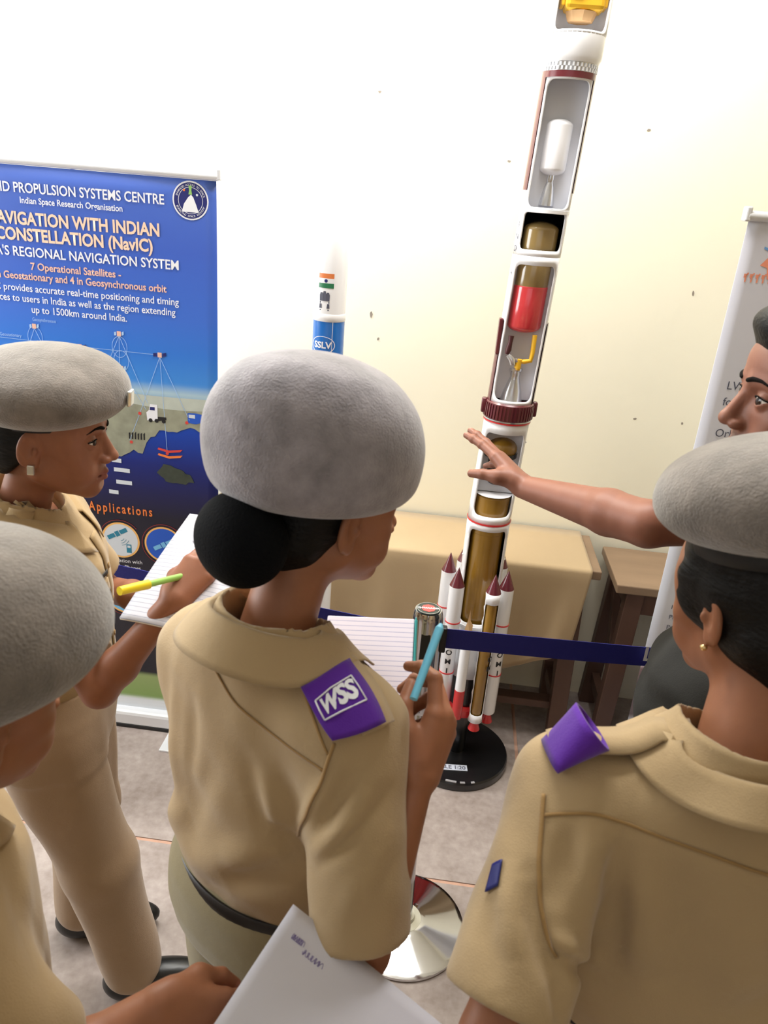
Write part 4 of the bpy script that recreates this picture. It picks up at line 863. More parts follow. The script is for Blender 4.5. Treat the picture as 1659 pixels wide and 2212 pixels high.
class Person:
    def __init__(s, label, x, y, yaw, H=1.55, skin=None):
        s.e = empty('person', (x, y, 0), yaw, label, 'person'); s.p = np.array([x, y, 0.]); s.R = np.array(Matrix.Rotation(yaw, 3, 'Z')); s.k = H/1.55; s.pieces = []; s.skin = skin or m_skin; s.attr = []
    def L(s, w): return s.R.T@(np.array(w, float)-s.p)      # world -> own frame
    def Ld(s, d): return s.R.T@np.array(d, float)
    def add_body(s, V, Q, A=None):
        s.pieces.append((V, Q)); s.attr.append(np.zeros((len(V), 3), dtype=np.float32) if A is None else A)
    def finish(s):
        vs, fs, n = [], [], 0
        for V, Q in s.pieces: vs.append(V); fs.append(Q+n); n += len(V)
        return mesh_np('body', np.concatenate(vs), np.concatenate(fs).astype(np.int32), s.skin, s.e, attr=np.concatenate(s.attr))
    def head(s, pos, yaw=0., pitch=0., roll=0., sc=1., res=.0022, male=False, detail=True, neck_base=None, nr=(.048, .053), jaw=1.):
        """pos: ear-level centre in own frame; yaw is relative to the body"""
        s.hR = rotm(pitch, roll, yaw); s.hp = np.array(pos, float); s.hs = sc
        nb_ = s.hR.T@(np.array(neck_base)-s.hp)/sc
        F = head_field(nb_, nr, male, detail, jaw); s.hF = F; V, Q = F.mesh(res); A = head_mask(V, male); s.add_body(s.H(V).astype(np.float32), Q, A)
        if detail:
            for q in (-1, 1):
                c = (q*.0312, .0755, .0130); eb = mesh_from(MB().lathe([(.0126*math.sin(math.pi*i/14), -.0126*math.cos(math.pi*i/14)) for i in range(15)], 24, c), s.H, 'eyeball', m_eye, s.e)
                gx, gz = s.gaze; g = np.array([gx, 1., gz]); g /= np.linalg.norm(g); u = np.cross(g, (0, 0, 1)); u /= np.linalg.norm(u); w = np.cross(u, g); C = np.array(c)
                v = [C+g*.0130]+[C+(g*math.cos(t)+(u*math.cos(a)+w*math.sin(a))*math.sin(t))*.0130 for t in (.22, .46) for a in np.linspace(0, 2*math.pi, 25)[:-1]]
                f = [(0, 1+i, 1+(i+1) % 24) for i in range(24)]+[(1+i, 25+i, 25+(i+1) % 24, 1+(i+1) % 24) for i in range(24)]
                mesh_np('iris', s.H(np.array(v)), f, m_iris, eb)
                bp = [(q*.010, .098, .0345), (q*.022, .098, .0385), (q*.034, .09, .0385), (q*.047, .075, .0325)]; t = np.linspace(0, 1, 14); bp = np.stack([np.interp(t, np.linspace(0, 1, 4), np.array(bp)[:, i]) for i in range(3)], 1); bp, _ = F.project(bp, -.0006)
                G = Field(); rr = np.interp(t, [0, .3, 1], [.0030, .0036, .0014])*(.9 if male else .85)
                for i in range(13): G.u(RC(bp[i], bp[i+1], rr[i], rr[i+1]), .001)
                V, Q = G.mesh(.0011); mesh_np('eyebrow', s.H(V), Q, m_brow, s.e)
                lp = []
                for i in range(11): dx = -1+.2*i; lp.append((c[0]+dx*.0142, .0, c[2]+.0008+.0056*(1-dx*dx)+q*.08*dx*.0142))
                lp = np.array(lp); rr_ = np.sqrt(np.maximum(.0146**2-(lp[:, 0]-c[0])**2-(lp[:, 2]-c[2])**2, 1e-6)); lp[:, 1] = c[1]+rr_
                MB().tube([s.H(p_) for p_ in lp], .0011, 6).build('eyelash', m_brow, s.e, smooth=True)
        return F
    def H(s, v): return (np.asarray(v)*s.hs)@s.hR.T+s.hp
    def hair(s, cut, name='hair', grow=.006, res=.0035, extra=None, mat_=None, taper=None, m=None, k=.006):
        F = Field(); F.u(EL((0, -.010, .040), (.0725+grow, .093+grow, .086+grow)))
        F.u(EL((0, -.045, -.02), (.060+grow, .050+grow, .055)), .03)
        for q in (extra or []): F.u(*q)
        for n, c in cut: F.isect(HS(n, c), k)
        F.disp(ripple(5, .0014, 90, 200, 6))
        V, Q = F.mesh(res); return mesh_np(name, s.H(V), Q, m or m_hair, s.e)
    def beret(s, prof, c=(0, -.005, .03), tilt=(0, 0, 0), shear=(0, 0), rx=.92, ry=1., m=None, dents=(), seed=1, amp=.003, band=True, bandm=None, bh=.008):
        P = np.array(prof, float); t = np.linspace(0, len(P)-1, 44); 
        def cr(col):
            out = []
            for q in t:
                i = min(int(q), len(P)-2); f = q-i; p0, p1, p2, p3 = [P[max(0, min(len(P)-1, i+d)), col] for d in (-1, 0, 1, 2)]
                out.append(.5*((2*p1)+(-p0+p2)*f+(2*p0-5*p1+4*p2-p3)*f*f+(-p0+3*p1-3*p2+p3)*f**3))
            return np.array(out)
        r, h = np.maximum(cr(0), 0), cr(1); n = 110; rip = ripple(seed, amp, 12, 34, 8); R = rotm(*tilt); V = []
        for j in range(len(r)):
            a = np.linspace(0, 2*math.pi, n, endpoint=False); x = r[j]*rx*np.sin(a); y = r[j]*ry*np.cos(a); hh = np.clip(h[j]/.12, 0, 1.3)
            V.append(np.stack([x+shear[0]*hh, y+shear[1]*hh, np.full(n, h[j])], 1))
        V = np.concatenate(V).astype(np.float32); nrm = V/np.linalg.norm(V, axis=1, keepdims=True)
        w = np.clip(np.repeat(np.arange(len(r)), n)/10, 0, 1)
        V = V+nrm*(rip(V)*w)[:, None]
        for p_, wd, am in dents: V = V-nrm*(am*np.exp(-((V-arr(*p_))**2).sum(1)/(wd*wd)))[:, None]
        V = V@R.T+np.array(c); f = [(j*n+i, j*n+(i+1) % n, (j+1)*n+(i+1) % n, (j+1)*n+i) for j in range(len(r)-1) for i in range(n)]
        o = mesh_np('beret', s.H(V), f, m or m_beret, s.e); solid(o, .003, -1.); s.bR = R; s.bc = np.array(c)
        if band:
            r0 = P[0, 0]; B = MB().lathe([(r0-.001, -bh), (r0+.0025, -bh+.001), (r0+.003, 0), (r0+.0015, .007), (r0-.002, .008)], 64); B.xf(lambda x, y, z: (x*rx, y*ry, z)); B.v = [tuple(s.H(np.array(q)@R.T+np.array(c))) for q in B.v]; B.build('beret_band', bandm or m_band, s.e, smooth=True)
        return o
    def arm(s, sh, el, wr, hand=None, sc=1., res=.0026, r=(.040, .036, .027), whole=True):
        F = Field(); F.u(RC(sh, el, r[0]*sc, r[1]*sc*.92)); m_ = np.array(el)*.72+np.array(wr)*.28; F.u(RC(el, m_, r[1]*sc*.93, r[1]*sc*.98), .012); F.u(RC(m_, wr, r[1]*sc*.97, r[2]*sc*.80), .012); tips = []
        if hand:
            d = np.array(wr)-np.array(el); d /= np.linalg.norm(d); tips, z = hand_prims(F, wr, sc=hand.get('sc', sc), **{k_: v_ for k_, v_ in hand.items() if k_ != 'sc'})
        V, Q = F.mesh(res); A = np.zeros((len(V), 3), dtype=np.float32)
        for t, dr in tips:      # nails
            q = t+0*dr; m0 = np.linalg.norm(V-(q+z*.004*sc), axis=1); A[:, 1] = np.maximum(A[:, 1], .7*np.clip((.0075*sc-m0)/.002, 0, 1))
        s.add_body(V, Q, A); return F
def mesh_from(mb, fn, name, m, parent):
    mb.v = [tuple(fn(np.array(q))) for q in mb.v]; return mb.build(name, m, parent, smooth=True)
CZ = np.array([0, 0, CAMZ])
ROWS = [(.87, .152, .112, 0, 0), (.905, .157, .116, 0, 0), (.945, .168, .128, 0, 0), (1.02, .162, .124, 0, .004), (1.10, .166, .127, 0, .008), (1.17, .170, .122, 0, .004), (1.215, .168, .108, 0, -.006), (1.248, .148, .092, 0, -.014), (1.278, .112, .078, 0, -.02), (1.305, .080, .070, 0, -.024), (1.33, .062, .062, 0, -.022)]
def hit(P, F, x, y):
    """point of P's clothing (own frame) that a sight line of the photograph meets"""
    o = P.L(CZ); d = P.Ld(cF+cR*(x-829.5)/FPX-cU*(y-1106)/FPX); n = np.linalg.norm(d); d = d/n; t = .35
    for _ in range(70):
        s_ = float(F((o+d*t)[None].astype(np.float32))[0])
        if s_ < .0006: return o+d*t
        t += max(s_*.7, .0006)
        if t > 3: break
    return None
def hits(P, F, pts):
    q = [hit(P, F, *p_) for p_ in pts]; return [p_ for p_ in q if p_ is not None]
def scale_rows(rows, k, w=1., d=1.): return [(z*k, a*w*k, b*d*k, cx*k, cy*k) for z, a, b, cx, cy in rows]
def make_shirt(P, arms, fl=(), w=1., d=1., m=None, res=.0048, rip=.0030, seed=3, sleeve_r=(.066, .064), hem=.86, neck=True, cut=None, rows=None, pf=()):
    """arms: list of (shoulder, elbow) in own frame; the sleeve ends at `hem` of the upper arm"""
    k = P.k; F = Field(); P.rows = scale_rows(rows or ROWS, k, w, d); F.u(LOFT(P.rows))
    inner = []
    for sh, el in arms:
        sh = np.array(sh, float); el = np.array(el, float); en = sh+(el-sh)*hem; ax_ = (el-sh)/np.linalg.norm(el-sh)
        F.u(EL(sh+(-.012*np.sign(sh[0]), 0, -.012), (.062*k, .062*k, .060*k)), .05*k); F.u(RC(sh, en-ax_*sleeve_r[1]*.2, sleeve_r[0]*k, sleeve_r[1]*k), .035*k); inner.append((en, ax_))
    L = list(fl)
    if L or pf:
        LL = []
        for pts, w_, h_ in pf:
            q_ = hits(P, F, pts)
            if len(q_) > 1: LL.append((np.array(q_), w_, h_))
        for a, b, w_, h_ in L:
            t_ = np.linspace(0, 1, 6)[:, None]; pts, _ = F.project((np.array(a)*(1-t_)+np.array(b)*t_).astype(np.float32), 0.); LL.append((pts, w_, h_))
        F.disp(folds(LL))
    F.disp(ripple(seed, rip, 16, 46, 8)); F.disp(ripple(seed+1, rip*.45, 50, 110, 8))
    for en, ax_ in inner:
        o = en
        F.isect_local = None
        F.ops.append(('s', CapCut(en, ax_, .16), .004)); F.sub(RC(en+ax_*.02, en+ax_*.05, sleeve_r[1]*k*.84), .003)
    if neck and P.neck is not None: F.sub(RC(P.neck[0], P.neck[1], .069*k), .004)
    if cut: F.isect(*cut)
    V, Q = F.mesh(res); o = mesh_np('shirt', V, Q, m or m_khaki, P.e); P.sF = F; return o
class CapCut:   # removes everything beyond the sleeve hem, near the arm only
    def __init__(s, c, ax_, r): s.c = arr(*c); s.a = arr(*ax_); s.r = r; s.lo = s.c-r-.02; s.hi = s.c+r+.02
    def __call__(s, p):
        q = p-s.c; t = q@s.a; rad = np.sqrt(np.maximum((q*q).sum(-1)-t*t, 0)); return np.maximum(-t, np.maximum(rad-.085, t-s.r))
def collar(P, c, rx=.062, ry=.064, zt=(.045, -.012), w=(.045, .05, .075), span=2.55, m=None, fwd=0., tipout=.35, name='collar'):
    """folded shirt collar round the neck centre c"""
    k = P.k; nu, F = 61, P.sF; V = []
    for i in range(nu):
        t = -1+2*i/(nu-1); ph = t*span; s, cs = math.sin(ph), math.cos(ph); at_ = abs(t)
        zz = zt[0]+(zt[1]-zt[0])*at_**1.6; out = np.array([s, -cs, 0.]); top = np.array(c)+np.array([rx*s*k, -ry*cs*k, zz*k])
        wd = np.interp(at_, [0, .6, 1], w)*k; tan = np.array([cs, s, 0])*np.sign(t+1e-9)
        prof = [top+np.array([0, 0, -.030*k])+out*.001, top-out*.001+np.array([0, 0, -.008]), top+out*.0015, top+out*.006+np.array([0, 0, -.001])]
        dirn = out*(.72-.1*at_)+np.array([0, 0, -.70]); tip = tan*tipout*max(0, (at_-.72)/.28)
        dirn = dirn+tip; dirn /= np.linalg.norm(dirn)
        for q in np.linspace(.2, 1, 6): prof.append(top+out*.006+dirn*wd*q)
        V.append(prof)
    V = np.array(V, dtype=np.float32); n = V.shape[1]; lf = V[:, 4:].reshape(-1, 3)
    for _ in range(4):
        d = F(lf); g = F.grad(lf); need = np.clip(.0055-d, 0, .03); lf = lf+g*need[:, None]
    V[:, 4:] = lf.reshape(nu, -1, 3)
    for _ in range(3): V[1:-1, 4:] = (V[:-2, 4:]+2*V[1:-1, 4:]+V[2:, 4:])/4
    lf = V[:, 3:].reshape(-1, 3)
    for it_ in range(7):
        d = F(lf); g = F.grad(lf); lf = lf+g*np.clip(.0055-d, 0, .03)[:, None]; W_ = lf.reshape(nu, -1, 3)
        if it_ < 5: W_[1:-1] = (W_[:-2]+2*W_[1:-1]+W_[2:])/4; W_[:, 1:-1] = (W_[:, :-2]+2*W_[:, 1:-1]+W_[:, 2:])/4; lf = W_.reshape(-1, 3)
    V[:, 3:] = lf.reshape(nu, -1, 3)
    o = mesh_np(name, V.reshape(-1, 3), grid_faces(nu, n), m or m_khaki, P.e); solid(o, .0022, 0); return o
def trousers(P, w=1., m=None, fl=(), feet=((-.09, 0), (.09, 0)), seed=8, top=.955, fw=0.):
    k = P.k; F = Field(); F.u(LOFT(scale_rows([(.76, .165, .118, 0, -.008), (.80, .172, .124, 0, -.008), (.86, .170, .122, 0, -.006+fw*.5), (.92, .152, .110, 0, fw*.9), (top+.002, .149, .108, 0, fw)], k, w, w)))
    for i, q in enumerate((-1, 1)):
        fx, fy = feet[i]; F.u(RC((q*.082*k*w, -.005, .80*k), ((q*.088*w+fx)/2*k, .008+fy*.5, .45*k), .092*k*w, .074*k*w), .03); F.u(RC(((q*.088*w+fx)/2*k, .008+fy*.5, .45*k), (fx*k, fy-.012, .10*k), .073*k*w, .066*k), .02)
    F.disp(ripple(seed, .004, 10, 30, 8))
    if fl: F.disp(folds([(np.linspace(a, b, 3), w_, h_) for a, b, w_, h_ in fl]))
    F.isect(HS((0, 0, -1), -.045), .004)
    V, Q = F.mesh(.0075); o = mesh_np('trousers', V, Q, m or m_trous, P.e); P.tF = F
    for fx, fy in feet:
        G = Field(); G.u(EL((fx*k, fy+.05, .035), (.043, .125, .045)), 0).u(RC((fx*k, fy-.03, .05), (fx*k, fy-.01, .09), .042, .036), .03).isect(HS((0, 0, -1), -.004), .004); V, Q = G.mesh(.007); mesh_np('shoe', V, Q, m_shoe, P.e)
    return o
def belt_on(P, z, hgt=.038, m=None, w=1., d=1.):
    k = P.k; L = LOFT(scale_rows(ROWS, k, w, d)); a, b, cx, cy = [float(q) for q in L.at(.875*k)]; V = []; n = 72
    for i in range(n):
        t = 2*math.pi*i/n; V += [((a+.007)*math.cos(t)*r_, (b+.007)*math.sin(t)*r_+cy, z*k+h) for h, r_ in ((-hgt/2, 1), (hgt/2, 1))]
    f = [(2*i, 2*((i+1) % n), 2*((i+1) % n)+1, 2*i+1) for i in range(n)]; o = mesh_np('belt', V, f, m or m_belt2, P.e); solid(o, .004, 1.); bk = MB().box((0, b+.006, z*k), (.026, .004, .022), None, .003).build('buckle', m_stud, P.e); return o
def hidden_torso(P, feet=((-.09, 0), (.09, 0))):
    k = P.k; F = Field(); F.u(LOFT(scale_rows([(.74, .13, .09, 0, 0), (.85, .15, .10, 0, 0), (.95, .125, .085, 0, 0), (1.1, .14, .095, 0, 0), (1.2, .14, .08, 0, -.005), (1.25, .09, .06, 0, -.015), (1.28, .05, .05, 0, -.02)], k)))
    for i, q in enumerate((-1, 1)):
        fx, fy = feet[i]; kn = ((q*.088+fx)/2*k, .008+fy*.5, .45*k); F.u(RC((q*.08*k, 0, .78*k), kn, .07*k, .05*k), .03); F.u(RC(kn, (fx*k, fy-.012, .06*k), .05*k, .034*k), .02); F.u(RC((fx*k, fy-.02, .05*k), (fx*k, fy+.09, .035*k), .028, .022), .02)
    V, Q = F.mesh(.014, newton=0); P.add_body(V, Q)

def at(x, y, D): return CZ+(cF+cR*(x-829.5)/FPX-cU*(y-1106)/FPX)*D     # sight-line point, used to read positions off the photograph

# ------------------------------------------------------------------ the visitor in the middle, seen from behind
C = Person('cadet in khaki seen from behind with large grey beret and black netted bun', -.122, .865, math.radians(-35), 1.53, m_skin2); C.gaze = (0, 0); k = C.k
C.neck = ((0, -.02, 1.22*k), (.0, -.0, 1.40*k))
hc = C.L((-.078, .937, 1.406)); C.head(hc, yaw=math.radians(-21), pitch=math.radians(-9), neck_base=(0, -.028, 1.235*k), res=.0028, detail=False, nr=(.044, .050))
C.hair([((0, 1, .9), .012), ((0, -.1, -1), .075)], grow=.005, extra=[(RC((0, -.06, -.03), (0, -.055, -.075), .042, .036), .03)])
C.beret([(.086, .004), (.108, -.006), (.128, .006), (.1355, .036), (.134, .074), (.119, .114), (.088, .146), (.042, .162), (0, .165)], c=(-.006, -.022, .034), tilt=(math.radians(4), math.radians(-2), 0), shear=(.0, -.006), rx=1.0, ry=1.04, seed=11, amp=.0032, dents=(((.06, .04, .13), .05, .006),))
Fb = Field(); Fb.u(EL((0, 0, 0), (.062, .050, .060))); Fb.disp(ripple(4, .0012, 30, 60)); V, Q = Fb.mesh(.004); bc = C.L(at(520, 1165, .925)); mesh_np('hair_bun', V+bc.astype(np.float32), Q, m_net, C.e)
sh = np.array([.142*k, -.02, 1.210*k]); el = C.L((.018, .660, .945)); wr = C.L(at(900, 1690, .955))
pinch = [(.38, .85, .5), (.7, 1.1, .6), (1.1, 1.25, .6), (1.25, 1.2, .6)]
C.arm(sh, el, wr, dict(ydir=C.Ld(at(958, 1540, .985)-at(900, 1690, .955)), zdir=C.Ld((.72, -.62, .15)), side=-1, flex=pinch, thumb=((.034, .044, -.016), (.036, .074, -.032), (.028, .102, -.040)), sc=1.06), sc=.95)
shl = np.array([-.136*k, -.015, 1.198*k]); ell = np.array([-.19, .10, .985]); wrl = C.L(at(700, 1530, 1.10))
C.arm(shl, ell, wrl, dict(ydir=C.Ld((.8, .5, .2)), zdir=C.Ld((.3, .3, -1)), side=1, flex=RELAX, thumb=((.035, .045, .008), (.042, .072, .012), (.044, .095, .012))), sc=.92, res=.0035)
hidden_torso(C); C.finish()
def wl(P, pts): return [tuple(P.L(q)) for q in pts]
make_shirt(C, [(sh, el), (shl, ell)], seed=21, w=.98, hem=.93, sleeve_r=(.060, .063), m=m_khaki, rip=.0026, fl=[((-.06, -.12, 1.0), (-.13, -.08, .93), .02, .008)], pf=[
    ([(600, 1795), (622, 1825), (636, 1850), (626, 1890)], .013, -.022), ([(759, 1664), (716, 1753), (685, 1810)], .012, -.010), ([(735, 1650), (695, 1735), (655, 1800)], .012, .007), ([(800, 1690), (740, 1790), (680, 1850)], .013, .009), ([(835, 1706), (752, 1815), (680, 1875)], .010, -.008), ([(850, 1760), (790, 1900), (740, 1990)], .016, .006),
    ([(470, 1640), (425, 1727), (405, 1800)], .020, -.006), ([(395, 1895), (480, 1905), (560, 1895), (620, 1880)], .020, -.012), ([(400, 1850), (500, 1855), (590, 1835)], .022, .010), ([(560, 1650), (590, 1740), (600, 1790)], .016, .006), ([(530, 1640), (555, 1740), (575, 1810)], .014, -.006), ([(375, 1450), (372, 1600), (380, 1750)], .018, .008), ([(420, 1480), (412, 1600), (410, 1720)], .014, -.006), ([(690, 1700), (670, 1740), (645, 1785)], .008, .006)])
collar(C, (0, -.022, 1.285*k), rx=.072, ry=.074, zt=(.054, -.016), w=(.058, .062, .105), tipout=.6)
trousers(C, m=m_trousc, top=.925); belt_on(C, .880)
# yoke seam, sleeve seam, shoulder strap and purple slide
strip_on('yoke_seam', C.sF, hits(C, C.sF, [(409, 1339), (442, 1402), (501, 1512), (573, 1575), (641, 1626), (702, 1668)]), .0035, .0002, .0016, m_seam, C.e)
strip_on('sleeve_seam', C.sF, hits(C, C.sF, [(722, 1605), (712, 1634), (691, 1698), (660, 1765), (643, 1805)]), .0042, .0002, .002, m_seam, C.e)
strip_on('front_seam', C.sF, hits(C, C.sF, [(650, 1468), (660, 1505), (682, 1565), (708, 1630)]), .0035, .0002, .0016, m_seam, C.e)
strip_on('shoulder_strap', C.sF, [(.060, -.005, 1.30*k), (.10, -.01, 1.28*k), (.165, -.03, 1.27*k), (.20, -.04, 1.25*k)], .046, .004, .0025, m_khaki, C.e)
def slide(P, c0, c1, wid, off=.009, n=12, name='shoulder_slide'):
    c0 = np.array(c0); c1 = np.array(c1); d = c1-c0; wv = np.cross(d, (0, 0, 1)); wv = wv/np.linalg.norm(wv)*wid/2
    G = quad_grid([c0-wv, c1-wv, c1+wv, c0+wv], n, 7); q, g = P.sF.project(G.reshape(-1, 3), off)
    # a stiff slide is nearly flat: blend with its best plane
    q0 = q.reshape(n, 7, 3); cen = q.mean(0); u_, s_, vt = np.linalg.svd(q-cen); nn = vt[2]; q = q-((q-cen)@nn)[:, None]*nn*.6
    q = q+g*np.clip(off*.8-P.sF(q.astype(np.float32)), 0, .02)[:, None]
    o = mesh_np(name, q, grid_faces(n, 7), m_purple, P.e); me = o.data
    if np.array(me.polygons[0].normal)@g[0] < 0: me.flip_normals()
    solid(o, .004, 0); return o, q.reshape(n, 7, 3), g.reshape(n, 7, 3)
so, sq, sg_ = slide(C, (.110, -.04, 1.27*k), (.173, -.058, 1.24*k), .060)
def slide_text(P, so, sq, sg_, body):
    nu, nv = sq.shape[:2]
    def fn(x, y):      # x along the slide width, y along its length
        a = .5+y/.085; b = .5+x/.066; i = min(max(a*(nu-1), 0), nu-1.001); j = min(max(b*(nv-1), 0), nv-1.001); i0, j0 = int(i), int(j); f, g = i-i0, j-j0
        p = sq[i0, j0]*(1-f)*(1-g)+sq[i0+1, j0]*f*(1-g)+sq[i0+1, j0+1]*f*g+sq[i0, j0+1]*(1-f)*g
        return p+sg_[i0, j0]*.0032
    return fn
fn = slide_text(C, so, sq, sg_, 'WSS')
text('WSS', .026, m_white, so, lambda x, y: fn(-x, -(y-.009)), width=.040, bold=.0012, shear=.2)
for a, b in (((-.023, .0145), (.023, .0145)), ((-.023, -.0125), (.023, -.0125)), ((-.023, -.0125), (-.023, .0145)), ((.023, -.0125), (.023, .0145))):
    MB().tube([fn(*a), fn((a[0]+b[0])/2, (a[1]+b[1])/2), fn(*b)], .0011, 6).build('slide_border', m_white, so, smooth=True)
# notebook and pen
nbk = empty('notebook', tuple(at(825, 1440, 1.10)), 0, 'teal covered lined notebook held open by the cadet in the middle', 'notebook')
def paper_mat(name, col=(226, 220, 232), step=.0075, axis=1, line=(150, 150, 190)):
    m = mat(name, col, .7); t = NT(m); co = t.new('ShaderNodeTexCoord').outputs['Object']; sp = t.new('ShaderNodeSeparateXYZ'); t.link(co, sp.inputs[0])
    dv = t.new('ShaderNodeMath', operation='DIVIDE'); dv.inputs[1].default_value = step; t.link(sp.outputs[axis], dv.inputs[0]); fr = t.new('ShaderNodeMath', operation='FRACT'); t.link(dv.outputs[0], fr.inputs[0]); lt = t.new('ShaderNodeMath', operation='LESS_THAN'); lt.inputs[1].default_value = .10; t.link(fr.outputs[0], lt.inputs[0])
    mx = t.new('ShaderNodeMix', data_type='RGBA'); t.link(lt.outputs[0], mx.inputs['Factor']); mx.inputs[6].default_value = (*s2l(col), 1); mx.inputs[7].default_value = (*s2l(line), 1); t.link(mx.outputs[2], t.b.inputs['Base Color']); return m
m_ruled = paper_mat('ruled_paper'); m_tealc = mat('teal_cover', (40, 150, 150), .45); m_page = mat('page_edge', (232, 226, 214), .8, bump=.3, bscale=200, stretch=(1, 1, 30))
def frame3(o, p0, px, py):    # orient an empty: local x along p0->px, local y towards py
    p0, px, py = map(np.array, (p0, px, py)); x = px-p0; x /= np.linalg.norm(x); y = py-p0; y -= x*(x@y); y /= np.linalg.norm(y); z = np.cross(x, y); o.matrix_world = Matrix(((x[0], y[0], z[0], p0[0]), (x[1], y[1], z[1], p0[1]), (x[2], y[2], z[2], p0[2]), (0, 0, 0, 1))); return o
q0, q1, q2 = at(745, 1560, 1.045), at(862, 1566, 1.04), at(757, 1345, 1.13); frame3(nbk, q0, q1, q2)
NW, NH = .088, .158
MB().box((NW/2-.02, NH/2, 0), (NW/2+.02, NH/2, .004), None, .0015).build('page_block', m_ruled, nbk); MB().box((NW/2-.018, NH/2, -.0062), (NW/2+.0225, NH/2+.003, .0013), None, .0008).build('cover', m_tealc, nbk); MB().box((NW+.0022, NH/2, -.001), (.0012, NH/2+.002, .0062), None, .0006).build('cover_edge', m_tealc, nbk)
def pen(label, a, b, r, parts):
    e = empty('pen', tuple(a), 0, label, 'pen'); a = np.array(a); b = np.array(b)
    for nm, t0, t1, r0, r1, m in parts: MB().tube([a+(b-a)*t0-a, a+(b-a)*(t0+(t1-t0)*.5)-a, a+(b-a)*t1-a], [r0*r, (r0+r1)/2*r, r1*r], 14).build(nm, m, e, deg=50)
m_cyan = mat('pen_light_blue', (110, 190, 220), .35)
pen('light blue pen held upright in the cadet\'s right hand', at(893, 1510, .925), at(953, 1348, .985), .0058, (('barrel', 0, .93, .85, 1., m_cyan), ('pen_tip', .93, 1, 1., .4, m_cyan)))

# ------------------------------------------------------------------ the visitor at the left, in profile
A = Person('cadet in profile by the blue banner writing with a yellow and green pen', -.645, 1.295, math.radians(-78), 1.475, m_skin); k = A.k; A.gaze = (.30, .05)
A.neck = ((0, -.02, 1.22*k), (.0, -.0, 1.40*k))
hc = A.L((-.600, 1.288, 1.352)); A.head(hc, yaw=math.radians(-7), pitch=math.radians(-4), neck_base=(0, -.03, 1.235*k), res=.0018, nr=(.041, .047))
A.hair([((0, 1, -1.1), .004), ((0, -.1, -1), .07)], grow=.005, extra=[(RC((0, -.075, .0), (0, -.085, -.02), .050, .045), .03)])
A.beret([(.084, .0), (.092, .004), (.112, .010), (.131, .030), (.132, .056), (.115, .080), (.08, .096), (.04, .103), (0, .105)], c=(0, .002, .050), tilt=(math.radians(5), math.radians(6), 0), shear=(.006, -.016), rx=.95, ry=1.06, m=m_beret2, seed=5, amp=.004, dents=(((.05, .09, .07), .05, .010), ((.1, -.02, .07), .05, .006)))
MB().box((0, 0, 0), (.012, .004, .014), None, .003).xf(lambda x, y, z: A.H(np.array((x+.02, y+.142, z+.098)))).build('beret_badge', m_stud, A.e)
MB().box((0, 0, 0), (.004, .006, .009), None, .002).xf(lambda x, y, z: A.H(np.array((x+.083, y-.004, z-.030)))).build('earring', m_stud, A.e)
sh = np.array([.150*k, -.01, 1.215*k]); el = A.L(at(215, 1490, 1.27)); wr = A.L(at(372, 1300, 1.22))
A.arm(sh, el, wr, dict(ydir=A.Ld(at(430, 1225, 1.25)-at(372, 1300, 1.22)), zdir=A.Ld((-.1, -.75, .65)), side=-1, flex=[(.5, .7, .4), (.6, .8, .4), (.75, .9, .4), (.8, .9, .4)], thumb=((.032, .045, -.016), (.034, .074, -.026), (.026, .096, -.034)), sc=.92), sc=.86)
shl = np.array([-.150*k, -.01, 1.215*k]); ell = np.array([-.20, .08, .98*k]); wrl = A.L(at(470, 1330, 1.36))
A.arm(shl, ell, wrl, dict(ydir=A.Ld((.5, -.3, .3)), zdir=A.Ld((.3, .5, -.8)), side=1, flex=RELAX, thumb=((.035, .045, .008), (.042, .072, .012), (.044, .095, .012)), sc=.92), sc=.86, res=.0035)
hidden_torso(A, ((-.10, .0), (.09, .14))); A.finish()
make_shirt(A, [(sh, el), (shl, ell)], seed=33, w=.97, hem=.80, sleeve_r=(.060, .062), m=m_khaki2, fl=[((.06, .13, 1.14), (.03, .14, 1.0), .02, .008), ((.12, .09, 1.12), (.10, .10, .98), .02, -.008), ((.02, .135, 1.10), (.06, .13, .92), .018, -.006), ((.14, .06, 1.1), (.13, .08, .95), .016, .007)])
collar(A, (0, -.022, 1.27*k), rx=.073, ry=.078, zt=(.040, -.022), w=(.044, .055, .085), tipout=.45, m=m_khaki2, span=2.6)
trousers(A, m=m_trous, top=.925, feet=((-.10, .0), (.09, .14)), w=1.1, fl=[((.09, .10, .8), (.10, .10, .2), .02, .010), ((-.09, .10, .8), (-.10, .10, .2), .02, .010), ((.16, .02, .85), (.17, .03, .6), .03, -.008)]); belt_on(A, .872, w=1.03, d=1.03)
strip_on('button_placket', A.sF, [(0, .10, 1.22*k), (0, .14, 1.12*k), (0, .14, 1.0*k), (0, .13, .90*k)], .034, .0012, .0022, m_khaki2, A.e)
for z in (1.15, 1.07, .99, .92):
    p_, g_ = A.sF.project(np.array([[0, .15, z*k]], dtype=np.float32), .005); b_ = MB().lathe([(0, .001), (.0055, .001), (.006, 0), (.0055, -.001), (0, -.001)], 16); g_ = Vector(g_[0].tolist()); M_ = g_.to_track_quat('Z', 'Y').to_matrix(); b_.v = [tuple(M_@Vector(v)+Vector(p_[0].tolist())) for v in b_.v]; b_.build('button', m_seam, A.e, smooth=True)
G = quad_grid([(.045, .15, 1.12*k), (.105, .15, 1.12*k), (.105, .15, 1.145*k), (.045, .15, 1.145*k)], 8, 4); patch_on('pocket_flap', A.sF, G, .002, .002, m_khaki2, A.e)
